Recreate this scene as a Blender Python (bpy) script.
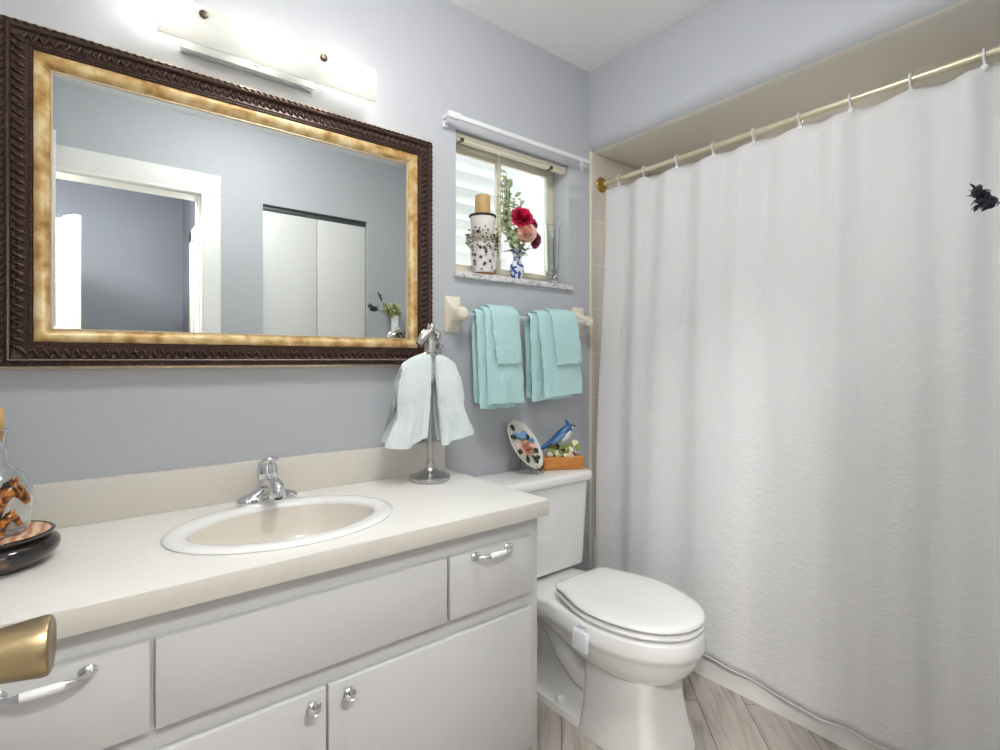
import bpy, bmesh, math, random
from mathutils import Vector, Matrix, Euler
R = math.radians
PI = math.pi
SC = bpy.context.scene
for o in list(bpy.data.objects): bpy.data.objects.remove(o)
COL = SC.collection

# ------------------------------------------------------------------ camera, world, exposure
CAMP = Vector((0.0, -1.60, 1.17)); HEAD = 38.4; FPX = 523.0
cd = bpy.data.cameras.new('camera'); cam = bpy.data.objects.new('camera', cd); COL.objects.link(cam)
cam.location = CAMP; cam.rotation_euler = (R(90), 0, R(-HEAD))
cd.sensor_width = 36; cd.lens = FPX / 1000 * 36; cd.shift_y = -0.015; cd.clip_start = 0.01; cd.clip_end = 100
SC.camera = cam
w = bpy.data.worlds.new('sky'); SC.world = w; w.use_nodes = True
bgn = w.node_tree.nodes['Background']; bgn.inputs['Color'].default_value = (0.95, 0.98, 1.0, 1); bgn.inputs['Strength'].default_value = 1.7
vs = SC.view_settings; vs.view_transform = 'Standard'; vs.look = 'None'; vs.gamma = 1; vs.use_curve_mapping = False
vs.exposure = 1.5
FILL_BATH = 18.5      # emission of the added bathroom fill lamp
FILL_HALL = 46.0       # emission of the added hall fill lamp
FILL_HALL_END = 84.0 # emission of the second added hall fill lamp
FILL_ALCOVE = 42.0     # emission of the added fill lamp in the tub alcove
LAMP_VANITY = 14.0    # emission of the three vanity bulbs

# ------------------------------------------------------------------ geometry helpers
class MB:
    def __init__(s): s.v = []; s.f = []; s.m = []; s.mi = 0
    def add(s, vs_, fs):
        b = len(s.v); s.v += [Vector(p) for p in vs_]
        for f in fs: s.f.append([b + i for i in f]); s.m.append(s.mi)
        return s
    def box(s, a, b, bev=0.0, seg=2, M=None):
        bm = bmesh.new(); bmesh.ops.create_cube(bm, size=1)
        for v in bm.verts:
            v.co = Vector([(a[i] + b[i]) / 2 + v.co[i] * (b[i] - a[i]) for i in range(3)])
        if bev: bmesh.ops.bevel(bm, geom=bm.edges[:] , offset=bev, segments=seg, profile=.5, affect='EDGES')
        bm.verts.ensure_lookup_table()
        vv = [M @ v.co if M else v.co.copy() for v in bm.verts]
        ff = [[v.index for v in f.verts] for f in bm.faces]
        bm.free(); return s.add(vv, ff)
    def loft(s, rings, cap=True, closed=True):
        n = len(rings[0]); vv = [p for r in rings for p in r]; ff = []
        for i in range(len(rings) - 1):
            for j in range(n if closed else n - 1):
                k = (j + 1) % n
                ff.append([i * n + j, i * n + k, (i + 1) * n + k, (i + 1) * n + j])
        if cap:
            ff.append(list(range(n))[::-1]); b = (len(rings) - 1) * n; ff.append([b + j for j in range(n)])
        return s.add(vv, ff)
    def lathe(s, prof, c=(0, 0, 0), n=32, sx=1, sy=1, M=None, cap=True):
        rings = []
        for r, z in prof:
            ring = []
            for k in range(n):
                p = Vector((r * sx * math.cos(2 * PI * k / n), r * sy * math.sin(2 * PI * k / n), z))
                ring.append((M @ p if M else p) + Vector(c))
            rings.append(ring)
        return s.loft(rings, cap)
    def tube(s, pts, r, n=10, cap=True, flat=None):
        pts = [Vector(p) for p in pts]; m = len(pts)
        rr = r if isinstance(r, (list, tuple)) else [r] * m
        t0 = (pts[1] - pts[0]).normalized()
        up = Vector((0, 0, 1)) if abs(t0.z) < .9 else Vector((1, 0, 0))
        nrm = (up - t0 * up.dot(t0)).normalized(); rings = []
        for i, p in enumerate(pts):
            t = (pts[min(i + 1, m - 1)] - pts[max(i - 1, 0)]).normalized()
            nrm = (nrm - t * nrm.dot(t)).normalized(); bn = t.cross(nrm)
            fa = flat or (1, 1)
            rings.append([p + nrm * (rr[i] * fa[0] * math.cos(2 * PI * k / n)) + bn * (rr[i] * fa[1] * math.sin(2 * PI * k / n)) for k in range(n)])
        return s.loft(rings, cap)
    def ell(s, c, r, n=12, m=8, M=None):
        prof = [(math.sin(PI * i / m), -math.cos(PI * i / m)) for i in range(m + 1)]
        prof[0] = (.02, -1); prof[-1] = (.02, 1)
        D = Matrix.Diagonal(Vector(r if isinstance(r, (tuple, list)) else (r, r, r)))
        T = (M.to_3x3() @ D) if M else D
        return s.lathe(prof, c, n, M=T)
    def grid(s, P):
        h = len(P); wd = len(P[0]); ff = []
        for i in range(h - 1):
            for j in range(wd - 1):
                ff.append([i * wd + j, i * wd + j + 1, (i + 1) * wd + j + 1, (i + 1) * wd + j])
        return s.add([p for row in P for p in row], ff)
    def prism(s, poly, h, M):     # polygon in local xy, extruded along local z, placed by M
        n = len(poly)
        bot = [M @ Vector((x, y, 0)) for x, y in poly]; top = [M @ Vector((x, y, h)) for x, y in poly]
        return s.loft([bot, top])
    def leaf(s, base, d, nrm, L, W, bend=.25, n=5):
        d = Vector(d).normalized(); nrm = Vector(nrm); nrm = (nrm - d * nrm.dot(d)).normalized(); sd = d.cross(nrm)
        P = []
        for i in range(n + 1):
            t = i / n; wd = W * .5 * math.sin(PI * min(1, .06 + t * .94)) ** .8
            q = Vector(base) + d * (L * t) - nrm * (bend * L * t * t)
            P.append([q - sd * wd + nrm * wd * .3, q, q + sd * wd + nrm * wd * .3])
        return s.grid(P)
    def flower(s, c, axis, rad, layers=5, seed=0, open_=.9, frill=.0):
        rnd = random.Random(seed); ax = Vector(axis).normalized()
        Q = ax.to_track_quat('Z', 'Y').to_matrix()
        for L in range(layers):
            s.mi = L % 2; q = (L + 1) / layers; r = rad * (.22 + .78 * q); npet = 3 + L; hgt = rad * (1.15 - .55 * q * open_)
            for k in range(npet):
                a0 = 2 * PI * k / npet + L * 1.1 + rnd.uniform(-.15, .15); span = 2 * PI / npet * .72
                P = []
                for i in range(5):
                    t = i / 4; row = []
                    for j in range(5):
                        u = (j / 4 - .5) * 2
                        rr = r * (.25 + .75 * t ** .75) * (1 + .10 * t * t * (1 - u * u)) + frill * rad * rnd.uniform(-1, 1) * t
                        zz = hgt * (t - .16 * u * u * t) - (.35 * rad * q * open_) * t * t + frill * rad * rnd.uniform(-1, 1) * t
                        aa = a0 + u * span * (1 - .25 * (1 - t))
                        row.append(Vector(c) + Q @ Vector((rr * math.cos(aa), rr * math.sin(aa), zz - rad * .35)))
                    P.append(row)
                s.grid(P)
        s.mi = 1; s.ell(Vector(c) - ax * rad * .25, rad * .2, 8, 6); s.mi = 0; return s
    def build(s, name, mats, parent=None, smooth=40, origin=None):
        me = bpy.data.meshes.new(name)
        root = parent
        while root is not None and root.parent is not None: root = root.parent
        off = root.location.copy() if root is not None else Vector(origin or (0, 0, 0))
        me.from_pydata([v - off for v in s.v], [], s.f)
        mats = mats if isinstance(mats, (list, tuple)) else [mats]
        for m in mats: me.materials.append(m)
        bm = bmesh.new(); bm.from_mesh(me)
        for i, f in enumerate(bm.faces):
            f.material_index = min(s.m[i], len(mats) - 1); f.smooth = bool(smooth)
        bmesh.ops.recalc_face_normals(bm, faces=bm.faces[:])
        bm.to_mesh(me); bm.free()
        if smooth: me.set_sharp_from_angle(angle=R(smooth))
        o = bpy.data.objects.new(name, me); COL.objects.link(o)
        if parent is not None: o.parent = parent
        elif origin: o.location = origin
        return o

def tag(o, label=None, cat=None, group=None, kind=None):
    if label: o['label'] = label
    if cat: o['category'] = cat
    if group: o['group'] = group
    if kind: o['kind'] = kind
    return o
def thing(name, label, cat, loc, group=None, kind=None):
    o = bpy.data.objects.new(name, None); COL.objects.link(o); o.location = loc; o.empty_display_size = .05
    return tag(o, label, cat, group, kind)
def struct(o, label=None, cat=None): return tag(o, label, cat, None, 'structure')
def copy_tree(src, loc, label=None, rot=None):
    r = src.copy(); COL.objects.link(r); r.location = loc
    if rot is not None: r.rotation_euler = rot
    if label: r['label'] = label
    for ch in list(src.children):
        c = ch.copy(); COL.objects.link(c); c.parent = r
        for g in list(ch.children):
            d = g.copy(); COL.objects.link(d); d.parent = c
    return r
def sub(o, levels=1):
    m = o.modifiers.new('subsurf', 'SUBSURF'); m.levels = levels; m.render_levels = levels; return o

# ------------------------------------------------------------------ materials
def srgb(r, g, b):
    f = lambda c: (c / 255 / 12.92) if c / 255 <= .04045 else ((c / 255 + .055) / 1.055) ** 2.4
    return (f(r), f(g), f(b), 1)
def mat(name, col, rough=.5, metal=0, bump=0, scale=200, var=0, spec=.5, trans=0, ior=1.45, sss=0, alpha=1, stretch=(1, 1, 1), coat=0, emit=0, sheen=0):
    m = bpy.data.materials.new(name); m.use_nodes = True
    nt = m.node_tree; p = nt.nodes['Principled BSDF']
    c = col if len(col) == 4 else srgb(*col)
    p.inputs['Base Color'].default_value = c; p.inputs['Roughness'].default_value = rough
    p.inputs['Metallic'].default_value = metal; p.inputs['Specular IOR Level'].default_value = spec
    p.inputs['Transmission Weight'].default_value = trans; p.inputs['IOR'].default_value = ior
    p.inputs['Coat Weight'].default_value = coat; p.inputs['Alpha'].default_value = alpha
    p.inputs['Sheen Weight'].default_value = sheen
    if emit: p.inputs['Emission Color'].default_value = c; p.inputs['Emission Strength'].default_value = emit
    geo = nt.nodes.new('ShaderNodeTexCoord'); mp = nt.nodes.new('ShaderNodeMapping'); mp.inputs['Scale'].default_value = stretch
    nt.links.new(geo.outputs['Object'], mp.inputs['Vector'])
    nz = nt.nodes.new('ShaderNodeTexNoise'); nz.inputs['Scale'].default_value = scale; nz.inputs['Detail'].default_value = 3
    nt.links.new(mp.outputs['Vector'], nz.inputs['Vector'])
    if bump:
        b = nt.nodes.new('ShaderNodeBump'); b.inputs['Strength'].default_value = bump; b.inputs['Distance'].default_value = .004
        nt.links.new(nz.outputs['Fac'], b.inputs['Height']); nt.links.new(b.outputs['Normal'], p.inputs['Normal'])
    v = var if var else .015
    n2 = nt.nodes.new('ShaderNodeTexNoise'); n2.inputs['Scale'].default_value = scale * .15 if scale > 60 else scale; n2.inputs['Detail'].default_value = 3
    nt.links.new(mp.outputs['Vector'], n2.inputs['Vector'])
    mx = nt.nodes.new('ShaderNodeMix'); mx.data_type = 'RGBA'
    mx.inputs[6].default_value = tuple(max(0, x * (1 - v)) for x in c[:3]) + (1,)
    mx.inputs[7].default_value = tuple(min(1, x * (1 + v)) for x in c[:3]) + (1,)
    nt.links.new(n2.outputs['Fac'], mx.inputs[0]); nt.links.new(mx.outputs[2], p.inputs['Base Color'])
    return m
def ramp_mat(name, stops, rough=.4, metal=0, scale=20, detail=5, tex='noise', bump=0, stretch=(1, 1, 1), dist=0, coat=0):
    m = mat(name, stops[0][1], rough, metal, bump, scale, coat=coat, stretch=stretch); nt = m.node_tree; p = nt.nodes['Principled BSDF']
    geo = nt.nodes.new('ShaderNodeTexCoord'); mp = nt.nodes.new('ShaderNodeMapping'); mp.inputs['Scale'].default_value = stretch
    nt.links.new(geo.outputs['Object'], mp.inputs['Vector'])
    if tex == 'voronoi':
        t = nt.nodes.new('ShaderNodeTexVoronoi'); out = t.outputs['Distance']
    elif tex == 'wave':
        t = nt.nodes.new('ShaderNodeTexWave'); t.inputs['Distortion'].default_value = dist; t.inputs['Detail'].default_value = detail; out = t.outputs['Fac']
    else:
        t = nt.nodes.new('ShaderNodeTexNoise'); t.inputs['Detail'].default_value = detail; t.inputs['Distortion'].default_value = dist; out = t.outputs['Fac']
    t.inputs['Scale'].default_value = scale
    nt.links.new(mp.outputs['Vector'], t.inputs['Vector'])
    rp = nt.nodes.new('ShaderNodeValToRGB'); el = rp.color_ramp.elements
    el[0].position = stops[0][0]; el[0].color = srgb(*stops[0][1]); el[1].position = stops[1][0]; el[1].color = srgb(*stops[1][1])
    for pos, c in stops[2:]:
        e = el.new(pos); e.color = srgb(*c)
    nt.links.new(out, rp.inputs['Fac']); nt.links.new(rp.outputs['Color'], p.inputs['Base Color'])
    return m
def glass_mat(name, tint=(1, 1, 1, 1), refl=.12, rough=.0):
    m = bpy.data.materials.new(name); m.use_nodes = True; nt = m.node_tree; nt.nodes.clear()
    out = nt.nodes.new('ShaderNodeOutputMaterial'); tr = nt.nodes.new('ShaderNodeBsdfTransparent'); tr.inputs['Color'].default_value = tint
    gl = nt.nodes.new('ShaderNodeBsdfGlossy'); gl.inputs['Roughness'].default_value = rough
    lw = nt.nodes.new('ShaderNodeLayerWeight'); lw.inputs['Blend'].default_value = refl
    mx = nt.nodes.new('ShaderNodeMixShader')
    nt.links.new(lw.outputs['Fresnel'], mx.inputs[0]); nt.links.new(tr.outputs[0], mx.inputs[1]); nt.links.new(gl.outputs[0], mx.inputs[2])
    nt.links.new(mx.outputs[0], out.inputs['Surface']); return m

M = {}
M['wall'] = mat('wall_paint', (196, 199, 204), .55, bump=.06, scale=260, spec=.3)
M['ceil'] = mat('ceiling_texture', (250, 250, 250), .9, bump=.5, scale=120, spec=.1)
M['white'] = mat('white_paint', (232, 232, 230), .35, bump=.02, scale=90)
M['cab'] = mat('cabinet_paint', (209, 209, 208), .38, bump=.02, scale=60)
M['trimw'] = mat('trim_white', (240, 240, 236), .35)
M['cream'] = mat('window_cream', (236, 230, 208), .4)
M['counter'] = mat('laminate_counter', (240, 238, 232), .3, var=.02, scale=400)
M['splash'] = mat('backsplash_laminate', (230, 224, 214), .35, var=.02, scale=400)
M['edge'] = mat('counter_edge_shaded', (222, 217, 208), .35, var=.02, scale=400)  # counter laminate again, with the shade on the lip put into its colour
M['china'] = mat('white_china', (243, 243, 241), .12, coat=.4)
M['sinkbowl'] = mat('bone_china', (230, 223, 210), .15, coat=.4)
M['chrome'] = mat('chrome', (225, 226, 228), .07, 1)
M['pewter'] = mat('antique_silver', (196, 195, 192), .22, 1, bump=.15, scale=160, var=.15)
M['dark'] = mat('dark_gap', (40, 38, 36), .8)
M['brass'] = mat('brass', (190, 150, 84), .25, 1)
M['rod'] = mat('champagne_metal', (222, 212, 186), .3, .55)
M['agedbrass'] = mat('brushed_antique_brass', (156, 138, 106), .33, 1, bump=.08, scale=120, stretch=(1, 9, 9), var=.12)
M['mirror'] = mat('mirror_silver', (232, 236, 234), .0, 1)
M['frame'] = mat('dark_bronze_carving', (76, 56, 48), .28, .3, bump=.12, scale=220, var=.25)
M['gold'] = ramp_mat('gold_leaf', [(.3, (150, 112, 60)), (.5, (208, 176, 118)), (.68, (236, 216, 172)), (.4, (188, 148, 88))], .42, .2, 26, 6, bump=.05)
M['giltedge'] = mat('worn_gilt_edge', (222, 202, 168), .35, .5, var=.3, scale=60)
M['towel'] = mat('aqua_terry', (198, 237, 237), .95, bump=1.0, scale=230, var=.04, spec=.1, sheen=.3)
M['towel_in'] = mat('aqua_terry_deep', (168, 220, 218), .95, bump=1.0, scale=230, var=.04, spec=.1, sheen=.3)
M['mint'] = mat('pale_mint_terry', (240, 250, 250), .95, bump=1.0, scale=230, var=.03, spec=.1, sheen=.3)
M['ivory'] = mat('ivory_ceramic', (240, 232, 212), .15, coat=.3)
M['clear'] = mat('clear_acrylic', (236, 240, 242), .15, alpha=.42)
M['pane'] = glass_mat('window_glass', (.97, .99, .98, 1), .08)
M['vaseglass'] = mat('vase_glass', (250, 252, 252), .02, trans=1, ior=1.38)
M['wood'] = ramp_mat('honey_wood', [(.3, (186, 114, 50)), (.7, (222, 154, 80))], .35, 0, 12, 4, stretch=(1, 1, 9), dist=.5)
M['wax'] = mat('tan_wax', (205, 170, 112), .5, var=.06, scale=40)
M['black'] = ramp_mat('black_lacquer', [(.35, (30, 26, 26)), (.62, (48, 40, 36)), (.72, (120, 84, 50)), (.5, (34, 28, 28))], .12, 0, 30, 6, coat=.5)
M['peachwood'] = ramp_mat('peach_wood_grain', [(.15, (200, 136, 98)), (.32, (232, 184, 148)), (.8, (244, 208, 176))], .4, 0, 30, 6, 'wave', stretch=(.6, 1.6, 1), dist=5)
M['cork'] = mat('cork', (214, 170, 112), .85, bump=.4, scale=240, var=.15)
M['horse'] = ramp_mat('painted_horse', [(.38, (40, 28, 18)), (.48, (150, 84, 26)), (.58, (206, 132, 44)), (.68, (60, 40, 22))], .3, .2, 48, 2, dist=1.0, coat=.3)
M['horsedark'] = mat('painted_mane', (58, 44, 26), .4, .2, var=.3, scale=70)
M['peach_deep'] = mat('deep_peach_petals', (240, 184, 166), .6, var=.08); M['red_deep'] = mat('deep_crimson_petals', (200, 24, 70), .6, var=.1); M['mauve_deep'] = mat('deep_mauve_petals', (150, 66, 100), .6, var=.1)
M['red'] = mat('crimson_petals', (232, 44, 94), .6, var=.15)
M['mauve'] = mat('mauve_petals', (190, 96, 130), .6, var=.2)
M['peach'] = mat('peach_petals', (248, 204, 184), .6, var=.08)
M['ivorypetal'] = mat('ivory_petals', (238, 234, 206), .6, var=.05)
M['green'] = mat('leaf_green', (86, 116, 62), .6, var=.25, scale=50)
M['palegreen'] = mat('sage_leaf', (176, 184, 146), .6, var=.2, scale=50)
M['limegreen'] = mat('lime_leaf', (150, 160, 84), .6, var=.2, scale=50)
M['darkgreen'] = mat('dark_leaf', (46, 62, 44), .6, var=.2)
M['lav'] = mat('dried_lavender', (52, 52, 66), .8, var=.35, scale=90)
M['blue'] = mat('bluebird_blue', (44, 94, 152), .35, var=.2, scale=60, coat=.2)
M['paleblue'] = mat('pale_blue_glaze', (120, 170, 220), .35, var=.15)
M['bark'] = mat('brown_branch', (78, 50, 36), .6, var=.3)
M['birdwhite'] = mat('white_glaze', (232, 230, 226), .3)
M['birdblack'] = mat('black_glaze', (28, 28, 34), .3)
M['wingbar'] = ramp_mat('barred_blue_wing', [(.2, (24, 44, 84)), (.45, (60, 126, 196)), (.8, (150, 190, 226))], .35, 0, 60, 1, 'wave', stretch=(1, .2, .6), dist=1)
M['bluewhite'] = ramp_mat('blue_white_porcelain', [(.42, (34, 58, 140)), (.52, (226, 230, 240)), (.47, (70, 96, 170))], .15, 0, 46, 3, coat=.5)
M['plate'] = mat('cream_glaze', (226, 222, 210), .22, coat=.3)
M['wire'] = mat('steel_wire', (120, 118, 116), .3, 1)
M['potpat'] = ramp_mat('botanical_pot', [(.16, (70, 52, 44)), (.27, (120, 96, 104)), (.36, (226, 220, 218)), (.8, (238, 234, 232))], .3, 0, 46, 2, 'voronoi', coat=.3)
M['potwhite'] = mat('matte_white_pot', (236, 234, 228), .4)
M['potband'] = mat('brown_band', (136, 86, 46), .4, var=.2)
M['rimdark'] = mat('dark_brown_rim', (56, 40, 36), .4)
M['berry'] = mat('dark_berry', (60, 44, 40), .4, var=.3)
M['twig'] = mat('pale_twig', (196, 186, 160), .7, var=.2)
M['liner'] = mat('grey_liner', (196, 190, 182), .6)
M['hook'] = glass_mat('clear_plastic', (.9, .9, .9, 1), .5, .1)
M['plastic'] = mat('white_plastic', (236, 238, 240), .3)
M['frost'] = mat('frosted_plastic', (236, 240, 246), .25)
M['shutter'] = mat('shutter_white', (246, 246, 244), .5)
M['screw'] = mat('bronze_cap', (92, 84, 70), .35, .8)
M['hallfloor'] = mat('hall_carpet', (160, 150, 138), .95, bump=.4)

def emit_mat(name, col, s):
    m = bpy.data.materials.new(name); m.use_nodes = True; nt = m.node_tree; nt.nodes.clear()
    o = nt.nodes.new('ShaderNodeOutputMaterial'); e = nt.nodes.new('ShaderNodeEmission')
    e.inputs['Color'].default_value = col; e.inputs['Strength'].default_value = s
    nt.links.new(e.outputs[0], o.inputs['Surface']); return m
M['bath_fill'] = emit_mat('bath_fill_glow', (1, .995, .985, 1), FILL_BATH)
M['hall_fill'] = emit_mat('hall_fill_glow', (1, .985, .965, 1), FILL_HALL)
M['alcove_fill'] = emit_mat('alcove_fill_glow', (1, .98, .96, 1), FILL_ALCOVE)
M['hall_end_fill'] = emit_mat('hall_end_fill_glow', (1, .985, .965, 1), FILL_HALL_END)
M['bulb'] = emit_mat('lit_bulb', (1, .95, .88, 1), LAMP_VANITY)

def shade_mat():
    m = bpy.data.materials.new('frosted_lamp_glass'); m.use_nodes = True; nt = m.node_tree; nt.nodes.clear()
    o = nt.nodes.new('ShaderNodeOutputMaterial'); t = nt.nodes.new('ShaderNodeBsdfTranslucent'); t.inputs['Color'].default_value = (.86, .86, .82, 1)
    d = nt.nodes.new('ShaderNodeBsdfDiffuse'); d.inputs['Color'].default_value = (.85, .87, .84, 1)
    g = nt.nodes.new('ShaderNodeBsdfGlossy'); g.inputs['Roughness'].default_value = .2
    a = nt.nodes.new('ShaderNodeMixShader'); a.inputs[0].default_value = .4
    b = nt.nodes.new('ShaderNodeMixShader'); b.inputs[0].default_value = .05
    nt.links.new(t.outputs[0], a.inputs[1]); nt.links.new(d.outputs[0], a.inputs[2])
    nt.links.new(a.outputs[0], b.inputs[1]); nt.links.new(g.outputs[0], b.inputs[2]); nt.links.new(b.outputs[0], o.inputs['Surface']); return m
M['shade'] = shade_mat()

def floor_mat():
    m = mat('wood_look_tile', (170, 156, 144), .4); nt = m.node_tree; p = nt.nodes['Principled BSDF']
    tc = nt.nodes.new('ShaderNodeTexCoord'); mp = nt.nodes.new('ShaderNodeMapping'); mp.inputs['Rotation'].default_value = (0, 0, R(-45)); mp.inputs['Location'].default_value = (.2, .05, 0)
    nt.links.new(tc.outputs['Object'], mp.inputs['Vector'])
    br = nt.nodes.new('ShaderNodeTexBrick'); br.inputs['Scale'].default_value = 1; br.inputs['Brick Width'].default_value = .62; br.inputs['Row Height'].default_value = .155
    br.inputs['Mortar Size'].default_value = .0022; br.inputs['Mortar Smooth'].default_value = .2
    br.inputs['Color1'].default_value = srgb(184, 175, 166); br.inputs['Color2'].default_value = srgb(196, 188, 178); br.inputs['Mortar'].default_value = srgb(136, 128, 120)
    nt.links.new(mp.outputs['Vector'], br.inputs['Vector'])
    m2 = nt.nodes.new('ShaderNodeMapping'); m2.inputs['Scale'].default_value = (2.2, 22, 1); nt.links.new(mp.outputs['Vector'], m2.inputs['Vector'])
    nz = nt.nodes.new('ShaderNodeTexNoise'); nz.inputs['Scale'].default_value = 2; nz.inputs['Detail'].default_value = 8; nz.inputs['Distortion'].default_value = .8
    nt.links.new(m2.outputs['Vector'], nz.inputs['Vector'])
    rp = nt.nodes.new('ShaderNodeValToRGB'); rp.color_ramp.elements[0].position = .32; rp.color_ramp.elements[0].color = (.66, .63, .60, 1); rp.color_ramp.elements[1].position = .56; rp.color_ramp.elements[1].color = (1, 1, 1, 1)
    nt.links.new(nz.outputs['Fac'], rp.inputs['Fac'])
    mx = nt.nodes.new('ShaderNodeMix'); mx.data_type = 'RGBA'; mx.blend_type = 'MULTIPLY'; mx.inputs[0].default_value = .85
    nt.links.new(br.outputs['Color'], mx.inputs[6]); nt.links.new(rp.outputs['Color'], mx.inputs[7]); nt.links.new(mx.outputs[2], p.inputs['Base Color'])
    return m
M['floor'] = floor_mat()
def tile_mat(name, axes):
    m = mat(name, (206, 196, 180), .2); nt = m.node_tree; p = nt.nodes['Principled BSDF']
    tc = nt.nodes.new('ShaderNodeTexCoord'); mp = nt.nodes.new('ShaderNodeMapping'); mp.inputs['Rotation'].default_value = axes
    nt.links.new(tc.outputs['Object'], mp.inputs['Vector'])
    br = nt.nodes.new('ShaderNodeTexBrick'); br.offset = 0; br.inputs['Scale'].default_value = 1; br.inputs['Brick Width'].default_value = .2; br.inputs['Row Height'].default_value = .2
    br.inputs['Mortar Size'].default_value = .0025
    br.inputs['Color1'].default_value = srgb(214, 207, 196); br.inputs['Color2'].default_value = srgb(210, 203, 192); br.inputs['Mortar'].default_value = srgb(232, 226, 214)
    nt.links.new(mp.outputs['Vector'], br.inputs['Vector']); nt.links.new(br.outputs['Color'], p.inputs['Base Color']); return m
M['tile_y'] = tile_mat('beige_tile', (R(90), 0, 0)); M['tile_x'] = tile_mat('beige_tile_side', (R(90), 0, R(90)))
def marble_mat():
    m = ramp_mat('marble_sill', [(.3, (150, 150, 152)), (.5, (222, 222, 222)), (.7, (240, 240, 240))], .15, 0, 30, 8, dist=1.5); return m
M['marble'] = marble_mat()
def thin(m, fac):      # thin cloth lets part of the light through
    nt = m.node_tree; p = nt.nodes['Principled BSDF']; o = nt.nodes['Material Output']
    t = nt.nodes.new('ShaderNodeBsdfTranslucent'); t.inputs['Color'].default_value = (.95, .95, .94, 1); mx = nt.nodes.new('ShaderNodeMixShader'); mx.inputs[0].default_value = fac
    nt.links.new(p.outputs[0], mx.inputs[1]); nt.links.new(t.outputs[0], mx.inputs[2]); nt.links.new(mx.outputs[0], o.inputs['Surface']); return m
thin(M['liner'], .6)
def curtain_mat():
    m = mat('crinkled_white_cotton', (246, 246, 247), .9, spec=.1, sheen=.1); nt = m.node_tree; p = nt.nodes['Principled BSDF']
    tc = nt.nodes.new('ShaderNodeTexCoord'); mp = nt.nodes.new('ShaderNodeMapping'); mp.inputs['Scale'].default_value = (1, 1, 1.6)
    nt.links.new(tc.outputs['Object'], mp.inputs['Vector'])
    nz = nt.nodes.new('ShaderNodeTexNoise'); nz.inputs['Scale'].default_value = 48; nz.inputs['Detail'].default_value = 5; nz.inputs['Distortion'].default_value = .6
    nt.links.new(mp.outputs['Vector'], nz.inputs['Vector'])
    b = nt.nodes.new('ShaderNodeBump'); b.inputs['Strength'].default_value = .5; b.inputs['Distance'].default_value = .006
    nt.links.new(nz.outputs['Fac'], b.inputs['Height']); nt.links.new(b.outputs['Normal'], p.inputs['Normal'])
    return thin(m, .28)
M['curtain'] = curtain_mat()

# ------------------------------------------------------------------ room shell
XL, XT, XA = -0.25, 1.78, 2.55          # left wall face, tub/soffit face, alcove far wall
YF, WT, ZC = -1.555, 0.12, 2.468          # front wall face, its thickness, ceiling height
ZS = 2.11                               # soffit underside
WX0, WX1, WZ0, WZ1 = 1.062, 1.651, 1.495, 2.016
DX0, DX1, DZ = -0.152, 0.473, 2.038     # doorway
CX0, CX1, CZ = 0.782, 1.406, 2.05      # closet opening
HX0, HX1, HY = -1.3, 0.61, -3.27        # hall

b = MB(); b.box((HX0 - .1, HY - .1, -.1), (XA + .1, .2, 0)); struct(b.build('floor', M['floor'], smooth=0))
b = MB(); b.box((XL - .1, YF - .01, ZC), (XA + .1, .2, ZC + .1)); struct(b.build('ceiling', M['ceil'], smooth=0))
b = MB()
T = .16
b.box((XL - .1, 0, 0), (WX0, T, ZC)); b.box((WX1, 0, 0), (XA + .1, T, ZC)); b.box((WX0, 0, 0), (WX1, T, WZ0 - .02)); b.box((WX0, 0, WZ1), (WX1, T, ZC))
struct(b.build('wall_back', M['wall'], smooth=0))
b = MB(); b.box((XL - .1, YF, 0), (XL, 0, ZC)); struct(b.build('wall_left', M['wall'], smooth=0))
b = MB()
b.box((HX0, YF - WT, 0), (DX0, YF, ZC)); b.box((DX0, YF - WT, DZ), (DX1, YF, ZC)); b.box((DX1, YF - WT, 0), (CX0, YF, ZC))
b.box((CX0, YF - WT, CZ), (CX1, YF, ZC)); b.box((CX1, YF - WT, 0), (XA + .1, YF, ZC))
struct(b.build('wall_front', M['wall'], smooth=0))
# soffit over the tub: a drop wall with a softly rounded lower edge
b = MB(); rr = .06; prof = [(XT, ZC), (XT, ZS + rr)]
for k in range(1, 11):
    a = k / 10 * PI / 2; prof.append((XT + rr - rr * math.cos(a), ZS + rr - rr * math.sin(a)))
prof += [(XA, ZS)]
b.grid([[Vector((x, y, z)) for x, z in prof[:9]] for y in (0, YF)]); b.mi = 1; b.grid([[Vector((x, y, z)) for x, z in prof[8:]] for y in (0, YF)]); b.mi = 0
b.box((XT + rr, YF, ZS + .02), (XA, 0, ZC)); 
struct(b.build('wall_right', [M['wall'], mat('alcove_ceiling_beige', (240, 236, 228), .6, bump=.1)], smooth=60))
b = MB(); b.box((XA, YF, 0), (XA + .1, 0, ZC)); struct(b.build('wall_alcove', M['tile_x'], smooth=0))
b = MB(); b.box((XT + .012, -.008, 0), (XA, 0, ZS - .004)); struct(b.build('wall_alcove_tile', M['tile_y'], smooth=0))
b = MB(); b.box((XT, -.010, 0), (XT + .013, 0, ZS), .004); struct(b.build('trim_1', M['ivory'], smooth=40))
b = MB(); b.box((1.005, -.012, 0), (XT, 0, .085), .003); struct(b.build('baseboard_back', M['trimw'], smooth=40))
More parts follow.
